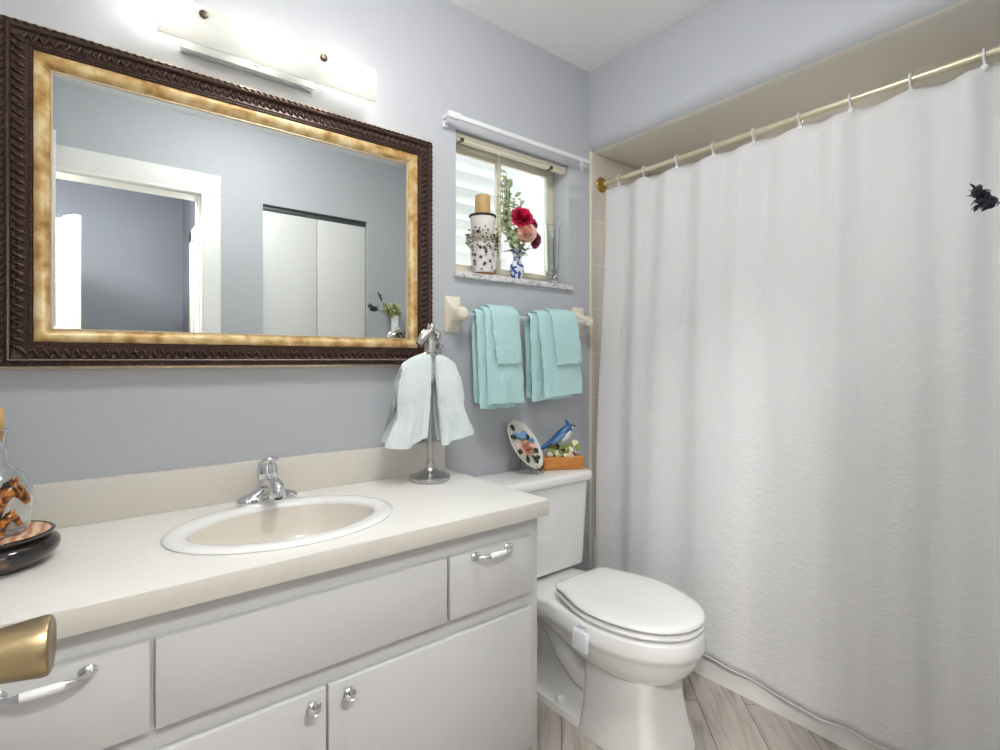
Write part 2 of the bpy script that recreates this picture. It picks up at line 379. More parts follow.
# closet interior and hall behind the doorway
b = MB(); b.box((CX0 - .1, YF - .75, 0), (CX1 + .1, YF - .7, ZC)); b.box((CX1 + .05, YF - .7, 0), (CX1 + .1, YF - WT, ZC)); b.box((HX1 + .1, YF - .7, 0), (HX1 + .15, YF - WT, ZC))
b.box((HX1 + .1, YF - .75, ZC), (CX1 + .1, YF - WT, ZC + .05)); struct(b.build('wall_closet', M['wall'], smooth=0))
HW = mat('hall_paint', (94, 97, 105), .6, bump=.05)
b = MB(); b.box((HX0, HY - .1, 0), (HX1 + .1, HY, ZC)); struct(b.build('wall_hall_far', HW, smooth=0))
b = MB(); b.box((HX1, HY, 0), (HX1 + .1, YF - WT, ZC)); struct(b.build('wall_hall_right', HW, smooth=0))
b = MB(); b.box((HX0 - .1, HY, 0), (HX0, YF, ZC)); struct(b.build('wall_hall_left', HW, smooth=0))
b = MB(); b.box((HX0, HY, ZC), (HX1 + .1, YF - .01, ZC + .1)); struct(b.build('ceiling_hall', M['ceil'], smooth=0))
# door casing (bathroom side) with jambs
b = MB(); cw = .095
def casing(b, y0, y1):
    b.box((DX1, y0, 0), (DX1 + cw, y1, DZ + .0005), .003); b.box((max(XL, DX0 - cw), y0, 0), (DX0, y1, DZ + .0005), .003)
    b.box((max(XL, DX0 - cw), y0, DZ), (DX1 + cw, y1, DZ + cw + .02), .003)
    b.box((DX1 + .002, y0 + .0, 0), (DX1 + .014, y1 + .006, DZ + .012), .003); b.box((DX0 - .014, y0, DZ + .002), (DX1 + .014, y1 + .006, DZ + .014), .003)
casing(b, YF, YF + .014)
b.box((DX0, YF - WT, 0), (DX0 + .006, YF, DZ)); b.box((DX1 - .006, YF - WT, 0), (DX1, YF, DZ)); b.box((DX0, YF - WT, DZ - .006), (DX1, YF, DZ))
struct(b.build('trim_2', M['trimw'], smooth=30))
# casing on the right side wall of the hall
b = MB(); y1 = -2.83
b.box((HX1 - .015, y1, 0), (HX1, y1 + .085, 2.105), .003); b.box((HX1 - .015, y1, 2.02), (HX1, y1 + .95, 2.105), .003); b.box((HX1 - .015, y1 + .865, 0), (HX1, y1 + .95, 2.105), .003)
b.box((HX1 - .004, y1 + .08, 0), (HX1, y1 + .87, 2.03))
struct(b.build('trim_3', mat('beige_casing', (226, 218, 200), .4), smooth=30))
# white door standing ajar in the hall
b = MB(); Mx = Matrix.Translation((-.035, -2.40, .01)) @ Matrix.Rotation(R(236), 4, 'Z')
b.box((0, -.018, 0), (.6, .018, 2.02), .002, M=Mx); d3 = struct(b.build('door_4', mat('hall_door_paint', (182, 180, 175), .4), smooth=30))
b = MB(); b.lathe([(.006, 0), (.012, .012), (.026, .035), (.028, .05), (.02, .06), (.002, .062)], Mx @ Vector((.54, .02, .95)), 16, M=(Matrix.Rotation(R(236), 3, 'Z') @ Matrix.Rotation(R(-90), 3, 'X')))
b.build('door_knob', M['agedbrass'], d3)

# bifold closet doors with dark track
b = MB(); b.box((CX0, YF - .06, CZ - .03), (CX1, YF - .02, CZ), .002); b.box((CX0, YF - .075, CZ - .05), (CX1, YF - .06, CZ - .03)); struct(b.build('trim_4', mat('track_grey', (96, 98, 100), .4, .6), smooth=30))
xm = (CX0 + CX1) / 2
for nm, x0, x1, hx in (('door_2', CX0 + .004, xm - .002, xm - .05), ('door_3', xm + .002, CX1 - .004, None)):
    b = MB(); b.box((x0, YF - .055, .015), (x1, YF - .022, CZ - .032), .002); d = struct(b.build(nm, M['white'], smooth=30))
    if hx:
        b = MB(); b.lathe([(.006, 0), (.006, .012), (.016, .02), (.015, .028), (.002, .031)], (hx, YF - .022, .95), 16, M=Matrix.Rotation(R(-90), 3, 'X')); b.build('door_knob', M['chrome'], d)

# open bathroom door against the left wall, brass tulip knob
hinge = Vector((DX0 + .002, YF + .004, 0)); Md = Matrix.Translation(hinge) @ Matrix.Rotation(R(90 - 5.2), 4, 'Z')
LW = .585
b = MB(); b.box((0, 0, .012), (LW, .035, DZ - .012), .002, M=Md); d1 = struct(b.build('door_1', M['trimw'], smooth=30))
Rk = Md.to_3x3() @ Matrix.Rotation(R(90), 3, 'X')
KZ = .938
for side, face in ((1, 0.0),):
    kp = Md @ Vector((LW - .062, face, KZ))
    b = MB(); b.lathe([(.002, 0), (.031, 0), (.031, .005), (.024, .010), (.013, .012), (.002, .012)], kp, 28, M=Rk); rs = b.build('rose', M['agedbrass'], d1)
    b = MB(); b.lathe([(.002, .008), (.0115, .010), (.0115, .022), (.0135, .027), (.0172, .036), (.0205, .052), (.0226, .070), (.0234, .077), (.0226, .0805), (.020, .082), (.016, .0815), (.002, .0805)], kp, 40, M=Rk); b.build('door_knob', M['agedbrass'], d1)

# ------------------------------------------------------------------ window
wf = MB(); y0, y1 = .10, .13
wf.box((WX0, y0, WZ1 - .018), (WX1, y1, WZ1), .003); wf.box((WX0, y0, WZ0), (WX1, y1, WZ0 + .03), .003)
wf.box((WX0, y0, WZ0 + .03), (WX0 + .03, y1, WZ1 - .018)); wf.box((WX1 - .020, y0, WZ0 + .03), (WX1, y1, WZ1 - .018))
win = struct(wf.build('window_1', M['cream'], smooth=30))
xm = (WX0 + WX1) / 2 - .012
for nm, x0, x1, yy in (('a', WX0 + .03, xm + .018, .118), ('b', xm - .018, WX1 - .020, .104)):
    b = MB(); z0, z1 = WZ0 + .03, WZ1 - .018
    for a_, c_ in (((x0, z0), (x0 + .022, z1)), ((x1 - .02, z0), (x1, z1)), ((x0 + .022, z0), (x1 - .02, z0 + .022)), ((x0 + .022, z1 - .016), (x1 - .02, z1))):
        b.box((a_[0], yy - .008, a_[1]), (c_[0], yy + .008, c_[1]), .002)
    sh = b.build('sash', M['cream'], win, smooth=30)
    b = MB(); b.box((x0 + .02, yy - .002, z0 + .02), (x1 - .02, yy + .002, z1 - .02)); b.build('pane', M['pane'], sh, smooth=0)
b = MB(); b.box((xm - .004, .088, 1.70), (xm + .012, .097, 1.76), .003); b.box((xm - .001, .08, 1.715), (xm + .008, .09, 1.735), .002); b.build('sash_lock', M['cream'], win)
b = MB(); b.box((WX0 - .012, -.018, WZ0 - .022), (WX1 + .012, .13, WZ0), .004); b.build('window_sill', M['marble'], win)
# window blind head rail with its wand
t = thing('window_blind', 'raised cream window blind head rail across the top of the window recess', 'blind', (1.356, .02, WZ1))
b = MB(); b.box((WX0 + .003, .012, WZ1 - .020), (WX1 - .003, .040, WZ1 - .004), .003); b.box((WX0 + .006, .014, WZ1 - .030), (WX1 - .006, .038, WZ1 - .021), .003); b.build('head_rail', M['cream'], t)
for x in (WX0 + .03, WX1 - .10):
    b = MB(); b.box((x, .009, WZ1 - .032), (x + .014, .042, WZ1 - .020), .001); b.build('bracket', M['screw'], t)
b = MB(); b.tube([(1.272, .012, WZ1 - .03), (1.273, .010, 1.8), (1.274, .010, 1.60)], .0016, 6); wd = b.build('wand', M['plastic'], t)
b = MB(); b.lathe([(.002, .052), (.0035, .05), (.005, .03), (.0075, .006), (.006, 0), (.001, 0)], (1.274, .010, 1.555), 12); b.build('tassel', M['plastic'], wd)
# louvered shutter outside
t = thing('louvered_shutter', 'white louvered storm shutter hanging outside the window', 'shutter', (1.5, .42, 1.3), kind='structure')
b = MB(); ang = R(-52)
for k in range(15):
    z = 1.40 + k * .075
    b.box((-.62, -.052, -.005), (.50, .052, .005), .002, M=Matrix.Translation((1.52, .42, z)) @ Matrix.Rotation(ang, 4, 'X'))
b.build('louvers', M['shutter'], t)
b = MB(); b.box((.86, .40, 1.32), (.90, .44, 2.5), .003); b.box((2.02, .40, 1.32), (2.06, .44, 2.5), .003); b.box((.86, .40, 1.30), (2.06, .44, 1.35), .003); b.build('shutter_frame', M['shutter'], t)
b = MB(); b.box((-3, .16, -.1), (6, 8, -.05)); struct(b.build('ground', mat('outside_concrete', (150, 148, 142), .9, bump=.3), smooth=0))

# flat sash curtain rod above the window
t = thing('sash_curtain_rod', 'white flat curtain rod mounted above the window', 'curtain rod', (1.36, -.03, 2.03))
b = MB(); b.box((1.0, -.050, 2.028), (1.735, -.042, 2.046), .003); b.box((1.0, -.048, 2.030), (1.008, -.004, 2.044), .003); b.box((1.727, -.048, 2.030), (1.735, -.004, 2.044), .003)
b.box((.998, -.053, 2.025), (1.05, -.038, 2.049), .004); b.build('rod', M['plastic'], t)
for x in (1.003, 1.715):
    b = MB(); b.box((x, -.012, 2.005), (x + .018, 0, 2.05), .003); b.box((x + .003, -.04, 2.018), (x + .015, -.008, 2.028), .002); b.build('bracket', M['plastic'], t)

# ------------------------------------------------------------------ vanity light
LX0, LX1, LZ0, LZ1 = .135, .70, 1.965, 2.065
t = thing('vanity_light', 'frosted glass bar vanity light glowing above the gilt mirror', 'wall light', (.42, 0, 2.0))
b = MB(); b.box((.194, -.030, LZ0 + .014), (.538, 0, LZ1 - .02), .003); b.build('base_plate', M['chrome'], t)
b = MB(); ring0 = []; n = 10; yo = -.100
pts = []
for k in range(n + 1):
    q = k / n; z = LZ0 + (LZ1 - LZ0) * q; bow = .012 * (1 - (2 * q - 1) ** 2); pts.append((yo - bow, z))
out = pts; inn = [(y + .006, z) for y, z in pts[::-1]]; sec = out + inn
b.loft([[Vector((x, y, z)) for y, z in sec] for x in (LX0, LX0 + .2, LX0 + .4, LX1)]); b.build('glass_shade', M['shade'], t)
for x in (.232, .535):
    b = MB(); b.tube([(x, -.03, 2.035), (x, -.112, 2.035)], .004, 8); b.lathe([(.002, 0), (.0095, 0), (.0105, .004), (.008, .009), (.002, .010)], (x, -.1105, 2.035), 16, M=Matrix.Rotation(R(90), 3, 'X')); b.build('screw_cap', M['screw'], t)
for x in (.15, .385, .625):
    b = MB(); b.ell((x, -.068, 2.032), (.018, .018, .022), 14, 10); bl = b.build('bulb', M['bulb'], t)
    b = MB(); b.lathe([(.004, 0), (.013, 0), (.011, .012), (.004, .012)], (x, -.068, 2.000), 14); b.build('socket', M['plastic'], bl)
b = MB(); b.tube([(.14, -.045, 2.012), (.64, -.045, 2.012)], .005, 8); b.build('socket_bar', M['chrome'], t)

# ------------------------------------------------------------------ mirror
MX0, MX1, MZ0, MZ1 = -.154, .949, 1.149, 1.929
t = thing('framed_mirror', 'large wall mirror in carved dark frame with gold inner border', 'mirror', ((MX0 + MX1) / 2, 0, MZ0))
def sweep_rect(b, prof):
    rings = []
    for d, h in prof:
        rings.append([Vector((MX0 + d, -h, MZ0 + d)), Vector((MX1 - d, -h, MZ0 + d)), Vector((MX1 - d, -h, MZ1 - d)), Vector((MX0 + d, -h, MZ1 - d))])
    return b.loft(rings, cap=False)
b = MB(); sweep_rect(b, [(0, 0), (0, .022), (.002, .027), (.0065, .0285)]); b.build('gilt_edge', M['giltedge'], t, smooth=50)
b = MB(); sweep_rect(b, [(.006, .024), (.0065, .031), (.008, .035), (.016, .036), (.017, .041), (.020, .043), (.023, .041), (.024, .034), (.028, .030), (.036, .030), (.051, .033), (.053, .034), (.055, .031), (.060, .031), (.0615, .027), (.0615, .0)])
def along(step, d, fn):
    for side in range(4):
        L = (MX1 - MX0 if side % 2 == 0 else MZ1 - MZ0) - 2 * d; n = int(L / step)
        for k in range(n):
            s_ = d + (k + .5) * L / n
            if side == 0: fn(Vector((MX0 + s_, 0, MZ0 + d)), Vector((1, 0, 0)), Vector((0, 0, 1)))
            if side == 2: fn(Vector((MX0 + s_, 0, MZ1 - d)), Vector((1, 0, 0)), Vector((0, 0, -1)))
            if side == 1: fn(Vector((MX1 - d, 0, MZ0 + s_)), Vector((0, 0, 1)), Vector((-1, 0, 0)))
            if side == 3: fn(Vector((MX0 + d, 0, MZ0 + s_)), Vector((0, 0, 1)), Vector((1, 0, 0)))
def basis(tx, ty, tilt):
    a = tx * math.cos(tilt) + ty * math.sin(tilt); c = ty * math.cos(tilt) - tx * math.sin(tilt)
    n_ = a.cross(c); return Matrix((a, c, n_)).transposed()
along(.0185, .038, lambda p, tx, ty: b.ell(p + Vector((0, -.031, 0)), (.0050, .0150, .0065), 8, 5, basis(tx, ty, .5)))
along(.0185, .0400, lambda p, tx, ty: b.ell(p + tx * .008 + Vector((0, -.032, 0)), (.0030, .010, .0055), 6, 4, basis(tx, ty, -.6)))
along(.0075, .0575, lambda p, tx, ty: b.ell(p + Vector((0, -.031, 0)), .0026, 6, 4))
along(.0165, .0115, lambda p, tx, ty: b.ell(p + Vector((0, -.035, 0)), (.0085, .0038, .005), 6, 4, basis(tx, ty, .5)))
b.build('carved_frame', M['frame'], t, smooth=50)
b = MB(); sweep_rect(b, [(.0615, .02), (.0625, .029), (.067, .0315), (.073, .031), (.080, .027), (.086, .021), (.089, .0185), (.090, .016), (.091, .012), (.0905, 0)]); b.build('gold_liner', M['gold'], t, smooth=50)
b = MB(); sweep_rect(b, [(.090, .010), (.091, .0155), (.0935, .0155), (.0945, .010)]); b.build('silver_fillet', M['giltedge'], t, smooth=50)
b = MB(); sweep_rect(b, [(.092, .0102), (.113, .01032)]); n0 = len(b.v) - 4
d = .113; b.add([Vector((MX0 + d, -.01032, MZ0 + d)), Vector((MX1 - d, -.01032, MZ0 + d)), Vector((MX1 - d, -.01032, MZ1 - d)), Vector((MX0 + d, -.01032, MZ1 - d))], [[0, 1, 2, 3]])
sweep_rect(b, [(.092, .0102), (.092, .003)]); b.build('bevelled_glass', M['mirror'], t, smooth=0)

# ------------------------------------------------------------------ vanity
KX0, KX1, KYF = -.235, .996, -.512
CT0, CT1 = .737, .78
t = thing('vanity_cabinet', 'white painted vanity cabinet with overlay drawers under the cream counter', 'cabinet', (.38, -.26, 0))
b = MB(); b.box((KX0, KYF + .019, .0), (KX0 + .018, -.004, CT0)); b.box((KX1 - .018, KYF + .0005, 0), (KX1 + .0004, -.004, CT0), .0008); b.box((KX0, KYF + .06, .09), (KX1, -.004, .108)); b.box((KX0, -.022, .09), (KX1, -.004, CT0))
b.box((KX0, KYF + .06, 0), (KX1, KYF + .075, .09))
b.box((KX0, KYF, .09), (KX1, KYF + .019, CT0 - .0005), .0008); b.build('cabinet_body', M['cab'], t, smooth=30)
def front(nm, x0, z0, x1, z1):
    b = MB(); b.box((x0, KYF - .018, z0), (x1, KYF, z1), .0045, 2); return b.build(nm, M['cab'], t, smooth=30)
def pull(parent, xc, z):
    y = KYF - .018
    b = MB()
    for s_ in (-1, 1):
        b.lathe([(.002, 0), (.0105, 0), (.0095, .003), (.006, .0055), (.002, .0065)], (xc + s_ * .054, y, z), 18, sx=1.4, sy=1, M=Matrix.Rotation(R(90), 3, 'X'))
        b.tube([(xc + s_ * .054, y, z), (xc + s_ * .053, y - .012, z), (xc + s_ * .047, y - .019, z), (xc + s_ * .038, y - .0225, z), (xc + s_ * .030, y - .024, z), (xc + s_ * .026, y - .024, z)], [.006, .0048, .004, .0045, .0062, .0072], 10)
    b.tube([(xc - .03, y - .024, z), (xc, y - .0248, z), (xc + .03, y - .024, z)], .004, 8)
    h = b.build('handle', M['chrome'], parent)
    b = MB(); b.tube([(xc - .027, y - .024, z), (xc - .02, y - .0245, z), (xc, y - .025, z), (xc + .02, y - .0245, z), (xc + .027, y - .024, z)], [.0062, .0072, .0078, .0072, .0062], 14); b.build('grip', M['china'], h)
dl = front('drawer', -.180, .534, .087, .690); pull(dl, -.051, .670)
front('false_drawer_front', .0935, .534, .687, .690)
dr = front('drawer', .694, .534, .962, .690); pull(dr, .823, .676)
for x0, x1, kx in ((-.180, .3915, .357), (.3955, .962, .432)):
    d = front('door', x0, .115, x1, .4935)
    b = MB(); b.lathe([(.002, 0), (.006, 0), (.0055, .010), (.010, .015), (.0155, .019), (.0158, .023), (.0125, .0265), (.0118, .0258), (.006, .029), (.001, .030)], (kx, KYF - .018, .473), 28, M=Matrix.Rotation(R(90), 3, 'X')); b.build('knob', M['chrome'], d)

# countertop with an oval hole for the sink
SX, SY, SA, SB = .384, -.292, .257, .193
OX0, OX1, OY0, OY1 = XL + .001, 1.015, -.540, -.001
def hole_slab(b, x0, x1, y0, y1, z0, z1, cx, cy, a, bb, n=72):
    angs = [2 * PI * k / n for k in range(n)] + [math.atan2(y - cy, x - cx) % (2 * PI) for x in (x0, x1) for y in (y0, y1)]
    angs = sorted(set(round(q, 6) for q in angs)); inner = []; outer = []
    for q in angs:
        c_, s_ = math.cos(q), math.sin(q); inner.append((cx + a * c_, cy + bb * s_))
        k = min([((x1 - cx) / c_ if c_ > 1e-9 else 9), ((x0 - cx) / c_ if c_ < -1e-9 else 9), ((y1 - cy) / s_ if s_ > 1e-9 else 9), ((y0 - cy) / s_ if s_ < -1e-9 else 9)])
        outer.append((cx + k * c_, cy + k * s_))
    b.loft([[Vector((x, y, z)) for x, y in r] for r, z in ((inner, z0), (inner, z1), (outer, z1), (outer, z0), (inner, z0))], cap=False)
t = thing('countertop', 'cream laminate vanity countertop with low backsplash', 'countertop', (.38, -.27, CT0))
b = MB(); hole_slab(b, OX0, OX1, OY0 + .003, OY1, CT1 - .02, CT1, SX, SY, SA - .03, SB - .03); b.box((OX0, OY0 + .002, CT0), (OX1 - .002, OY0 + .026, CT1 - .019)); b.box((OX1 - .026, OY0 + .003, CT0), (OX1 - .002, OY1, CT1 - .019)); b.build('slab', M['counter'], t, smooth=30)
b = MB(); b.box((OX0, OY0, CT0), (OX1, OY0 + .003, CT1 - .0012), .0005); b.box((OX1 - .003, OY0 + .003, CT0), (OX1, OY1, CT1 - .0012), .0005); b.build('shaded_edge', M['edge'], t, smooth=30)
b = MB(); b.box((OX0, -.020, CT1), (OX1 - .012, -.001, .885), .0015); b.build('backsplash', M['splash'], t, smooth=30)

# sink
t = thing('sink', 'oval drop in sink with white rim and bone coloured bowl', 'sink', (SX, SY, CT1))
def oval(k, z, a=SA, bb=SB, n=64, sh=0): return [Vector((SX + (a - k) * math.cos(2 * PI * j / n), SY + sh + (bb - k) * math.sin(2 * PI * j / n), z)) for j in range(n)]
b = MB(); b.loft([oval(0, CT1), oval(-.002, CT1 + .003), oval(.001, CT1 + .0065), oval(.007, CT1 + .0090), oval(.016, CT1 + .0098), oval(.030, CT1 + .0088), oval(.040, CT1 + .007), oval(.046, CT1 + .003), oval(.048, CT1 - .004), oval(.044, CT1 - .006), oval(0.02, CT1 - .002), oval(0, CT1)], cap=False); b.build('rim', M['china'], t, smooth=60)
b = MB(); b.loft([oval(.047, CT1 - .002), oval(.052, CT1 - .02), oval(.062, CT1 - .055), oval(.080, CT1 - .095), oval(.110, CT1 - .125), oval(.150, CT1 - .138), oval(.172, CT1 - .141)], cap=False)
b.loft([oval(.040, CT1 - .006), oval(.045, CT1 - .024), oval(.055, CT1 - .06), oval(.074, CT1 - .101), oval(.106, CT1 - .132), oval(.15, CT1 - .146), oval(.172, CT1 - .148)], cap=False); b.build('bowl', M['sinkbowl'], t, smooth=60)
b = MB(); b.lathe([(.002, -.004), (.012, -.004), (.014, -.001), (.022, 0.001), (.024, -.001), (.024, -.008), (.002, -.008)], (SX, SY, CT1 - .137), 24); b.build('drain', M['chrome'], t)

# faucet
FX, FY, FZ = .389, -.088, CT1 + .008
t = thing('faucet', 'chrome single lever faucet at the back of the oval sink', 'faucet', (FX, FY, FZ))
b = MB()
def stad(hw, hd, z, n=40): return [Vector((FX + hw * math.copysign(abs(math.cos(2 * PI * k / n)) ** .7, math.cos(2 * PI * k / n)), FY + hd * math.copysign(abs(math.sin(2 * PI * k / n)) ** .85, math.sin(2 * PI * k / n)), z)) for k in range(n)]
b.loft([stad(.078, .026, FZ - .006), stad(.079, .027, FZ + .006), stad(.077, .025, FZ + .012), stad(.068, .022, FZ + .018), stad(.045, .022, FZ + .026), stad(.030, .022, FZ + .036), stad(.024, .0215, FZ + .05), stad(.022, .021, FZ + .060), stad(.02, .019, FZ + .063)])
b.build('body', M['chrome'], t, smooth=60)
b = MB(); b.tube([(FX, FY - .005, FZ + .042), (FX, FY - .03, FZ + .050), (FX, FY - .058, FZ + .056), (FX, FY - .080, FZ + .056), (FX, FY - .096, FZ + .050), (FX, FY - .104, FZ + .040), (FX, FY - .105, FZ + .030)], [.021, .019, .0175, .018, .018, .0175, .014], 18)
sp = b.build('spout', M['chrome'], t, smooth=60)
b = MB(); b.lathe([(.002, 0), (.010, 0), (.010, .008), (.002, .008)], (FX, FY - .105, FZ + .025), 16); b.build('aerator', M['screw'], sp)
b = MB(); b.lathe([(.002, .060), (.024, .060), (.027, .066), (.027, .078), (.0255, .092), (.022, .103), (.014, .110), (.002, .112)], (FX, FY, FZ), 28)
b.tube([(FX, FY + .002, FZ + .093), (FX, FY - .010, FZ + .104), (FX, FY - .024, FZ + .111), (FX, FY - .038, FZ + .115), (FX, FY - .044, FZ + .115)], [.018, .0185, .0175, .016, .009], 14, flat=(.62, 1.2))
lv = b.build('lever_handle', M['chrome'], t, smooth=60)
b = MB(); b.ell((FX - .006, FY - .0225, FZ + .082), (.003, .002, .003), 10, 6); b.build('index_dot', M['birdblack'], lv)
b = MB(); b.tube([(FX, FY + .02, FZ + .02), (FX, FY + .02, FZ + .048)], .0028, 8); b.ell((FX, FY + .02, FZ + .052), .0055, 10, 8); b.build('pop_up_rod', M['chrome'], t)

# ------------------------------------------------------------------ toilet
TX = 1.343
t = thing('toilet', 'white two piece toilet with closed lid between vanity and curtain', 'toilet', (TX, -.4, 0))
def rrect(cx, cy, hx, hy, z, r=.04, n=7, bow=0):
    out = []
    for sx, sy, a0 in ((1, 1, 0), (-1, 1, 90), (-1, -1, 180), (1, -1, 270)):
        for k in range(n):
            a = R(a0 + 90 * k / (n - 1)); x = cx + sx * (hx - r) + r * math.cos(a); y = cy + sy * (hy - r) + r * math.sin(a)
            if y < cy: y -= bow * (1 - ((x - cx) / hx) ** 2)
            out.append(Vector((x, y, z)))
    return out
def tank_ring(hx, yb, yf, z, r=.045): return rrect(TX + .004, (yb + yf) / 2, hx, (yb - yf) / 2, z, r, 7, .016)
b = MB(); b.loft([tank_ring(.185, -.03, -.18, .372), tank_ring(.203, -.022, -.195, .382), tank_ring(.208, -.02, -.198, .45), tank_ring(.216, -.017, -.202, .60), tank_ring(.221, -.015, -.204, .702)]); b.build('tank', M['china'], t, smooth=50)
b = MB(); b.loft([tank_ring(.224, -.012, -.207, .700), tank_ring(.232, -.008, -.216, .704), tank_ring(.235, -.006, -.219, .712), tank_ring(.235, -.006, -.219, .728), tank_ring(.232, -.009, -.216, .735), tank_ring(.224, -.016, -.208, .7385), tank_ring(.12, -.06, -.15, .740, .03)]); b.build('tank_lid', M['china'], t, smooth=50)
b = MB(); b.lathe([(.002, 0), (.014, 0), (.013, .006), (.002, .008)], (TX - .15, -.213, .655), 18, M=Matrix.Rotation(R(90), 3, 'X')); b.tube([(TX - .15, -.222, .655), (TX - .12, -.228, .653), (TX - .085, -.228, .650)], [.006, .0055, .007], 10); b.build('flush_lever', M['chrome'], t)
# plan outline of bowl: yb back, yf front tip, ym widest point, hb half width at back, hw widest
def egg(yb, yf, ym, hb, hw, z, n=18, rb=.02, cx=TX, deck=0):
    L = []
    for k in range(n + 1):
        q = k / n
        if q < .5:
            s_ = q / .5; y = yb + (ym - yb) * s_; w_ = hb + (hw - hb) * (3 * s_ * s_ - 2 * s_ ** 3) ** .8
        else:
            a = (q - .5) / .5 * PI / 2; y = ym + (yf - ym) * math.sin(a); w_ = hw * max(.0, math.cos(a)) ** .92
        L.append((w_, y))
    L[0] = (max(0.005, hb - rb), yb)
    L.insert(1, (hb, yb - rb * .6))
    zz_ = lambda y: z - deck * (lambda f: f * f * (3 - 2 * f))(min(1, max(0, (y + .37) / .08)))
    left = [Vector((cx - w_, y, zz_(y))) for w_, y in L]; right = [Vector((cx + w_, y, zz_(y))) for w_, y in L[-2::-1]]
    return left + right
b = MB()
D_ = .020
b.loft([egg(-.05, -.785, -.53, .112, .170, .388, deck=D_), egg(-.048, -.794, -.53, .120, .178, .385, deck=D_), egg(-.046, -.798, -.53, .122, .182, .376, deck=D_), egg(-.046, -.800, -.53, .122, .184, .345, deck=D_), egg(-.046, -.799, -.53, .122, .183, .334, deck=D_), egg(-.048, -.792, -.53, .120, .177, .328, deck=D_), egg(-.07, -.787, -.53, .112, .172, .310, deck=.01),
        egg(-.16, -.772, -.53, .095, .160, .280), egg(-.24, -.750, -.53, .085, .142, .252), egg(-.30, -.722, -.53, .075, .118, .230), egg(-.34, -.69, -.54, .07, .088, .214), egg(-.38, -.62, -.54, .05, .05, .206)])
# front pedestal column
def col(hx, yb, yf, z, r=.035): return rrect(TX, (yb + yf) / 2, hx, (yb - yf) / 2, z, r, 6, .006)
b.loft([col(.080, -.44, -.66, .30), col(.098, -.445, -.695, .235), col(.100, -.445, -.698, .21), col(.104, -.45, -.70, .15), col(.112, -.45, -.712, .08), col(.122, -.445, -.728, .02), col(.123, -.44, -.73, .0)])
# rear base with trapway
b.loft([rrect(TX, -.27, .118, .21, .0, .05), rrect(TX, -.27, .116, .208, .022, .05), rrect(TX, -.275, .09, .19, .034, .05), rrect(TX, -.28, .045, .17, .10, .03), rrect(TX, -.26, .04, .16, .2, .03), rrect(TX, -.2, .06, .13, .32, .05)])
for s_ in (-1, 1):
    b.tube([(TX + s_ * .03, -.47, .10), (TX + s_ * .034, -.40, .12), (TX + s_ * .036, -.33, .17), (TX + s_ * .036, -.28, .235), (TX + s_ * .036, -.22, .268), (TX + s_ * .036, -.165, .245), (TX + s_ * .036, -.14, .18), (TX + s_ * .036, -.135, .10), (TX + s_ * .036, -.135, .02)], [.04, .045, .048, .048, .048, .048, .048, .048, .05], 14)
b.build('bowl', M['china'], t, smooth=60)
for s_ in (-1, 1):
    b = MB(); b.lathe([(.014, 0), (.014, .016), (.012, .022), (.006, .026), (.001, .0265)], (TX + s_ * .100, -.355, .030), 16); b.build('bolt_cap', M['plastic'], t)
def lidring(d, z): return egg(-.345 - d * .6, -.798 + d, -.545, .125 - d, .179 - d, z, rb=.015)
b = MB(); b.loft([lidring(.012, .392), lidring(.004, .394), lidring(.001, .399), lidring(.002, .403), lidring(.008, .407), lidring(.03, .407)]); b.build('seat', M['china'], t, smooth=50)
b = MB(); b.loft([lidring(.016, .4125), lidring(.005, .4145), lidring(.001, .419), lidring(.002, .424), lidring(.008, .4285), lidring(.03, .4315), lidring(.07, .4335), lidring(.10, .434)]); b.build('seat_lid', M['china'], t, smooth=50)
for s_ in (-1, 1):
    b = MB(); b.box((TX + s_ * .065 - .02, -.350, .378), (TX + s_ * .065 + .02, -.318, .408), .006); b.build('hinge', M['plastic'], t)
# clip-on night light
t = thing('toilet_night_light', 'small white plastic night light clipped on the toilet bowl rim', 'night light', (1.157, -.505, .34))
Mn = Matrix.Translation((1.1530, -.535, .343)) @ Matrix.Rotation(R(2), 4, 'Z') @ Matrix.Diagonal((1.3, 1.4, 1.05, 1))
b = MB(); b.box((-.010, -.021, -.032), (.003, .021, .026), .005, 3, M=Mn); bd = b.build('housing', M['frost'], t)
b = MB(); b.ell(Mn @ Vector((-.010, .004, .006)), (.004, .008, .008), 12, 8); b.ell(Mn @ Vector((-.010, -.006, -.014)), (.002, .004, .004), 10, 6); b.build('sensor_lens', M['pane'], bd)
b = MB(); b.box((-.003, -.010, .020), (.002, .010, .034), .001, M=Mn); b.box((-.003, -.010, .0320), (.020, .010, .034), .001, M=Mn); b.build('clip', M['frost'], t)

# ------------------------------------------------------------------ bathtub, rod, curtain
t = thing('bathtub', 'white alcove bathtub with apron showing below the shower curtain', 'bathtub', (2.16, -.79, 0))
b = MB(); xa, xb, ya, yb = XT + .012, XA - .002, YF + .004, -.010
outer = lambda z, d=0: rrect((xa + xb) / 2, (ya + yb) / 2, (xb - xa) / 2 - d, (yb - ya) / 2 - d, z, .012, 5)
inner = lambda z, d: rrect((xa + xb) / 2, (ya + yb) / 2, (xb - xa) / 2 - d, (yb - ya) / 2 - d, z, .12, 5)
b.loft([outer(0), outer(.36), outer(.372, .004), outer(.378, .012), inner(.378, .07), inner(.37, .078), inner(.2, .10), inner(.08, .14), inner(.06, .2)]); b.build('tub_shell', M['china'], t, smooth=40)

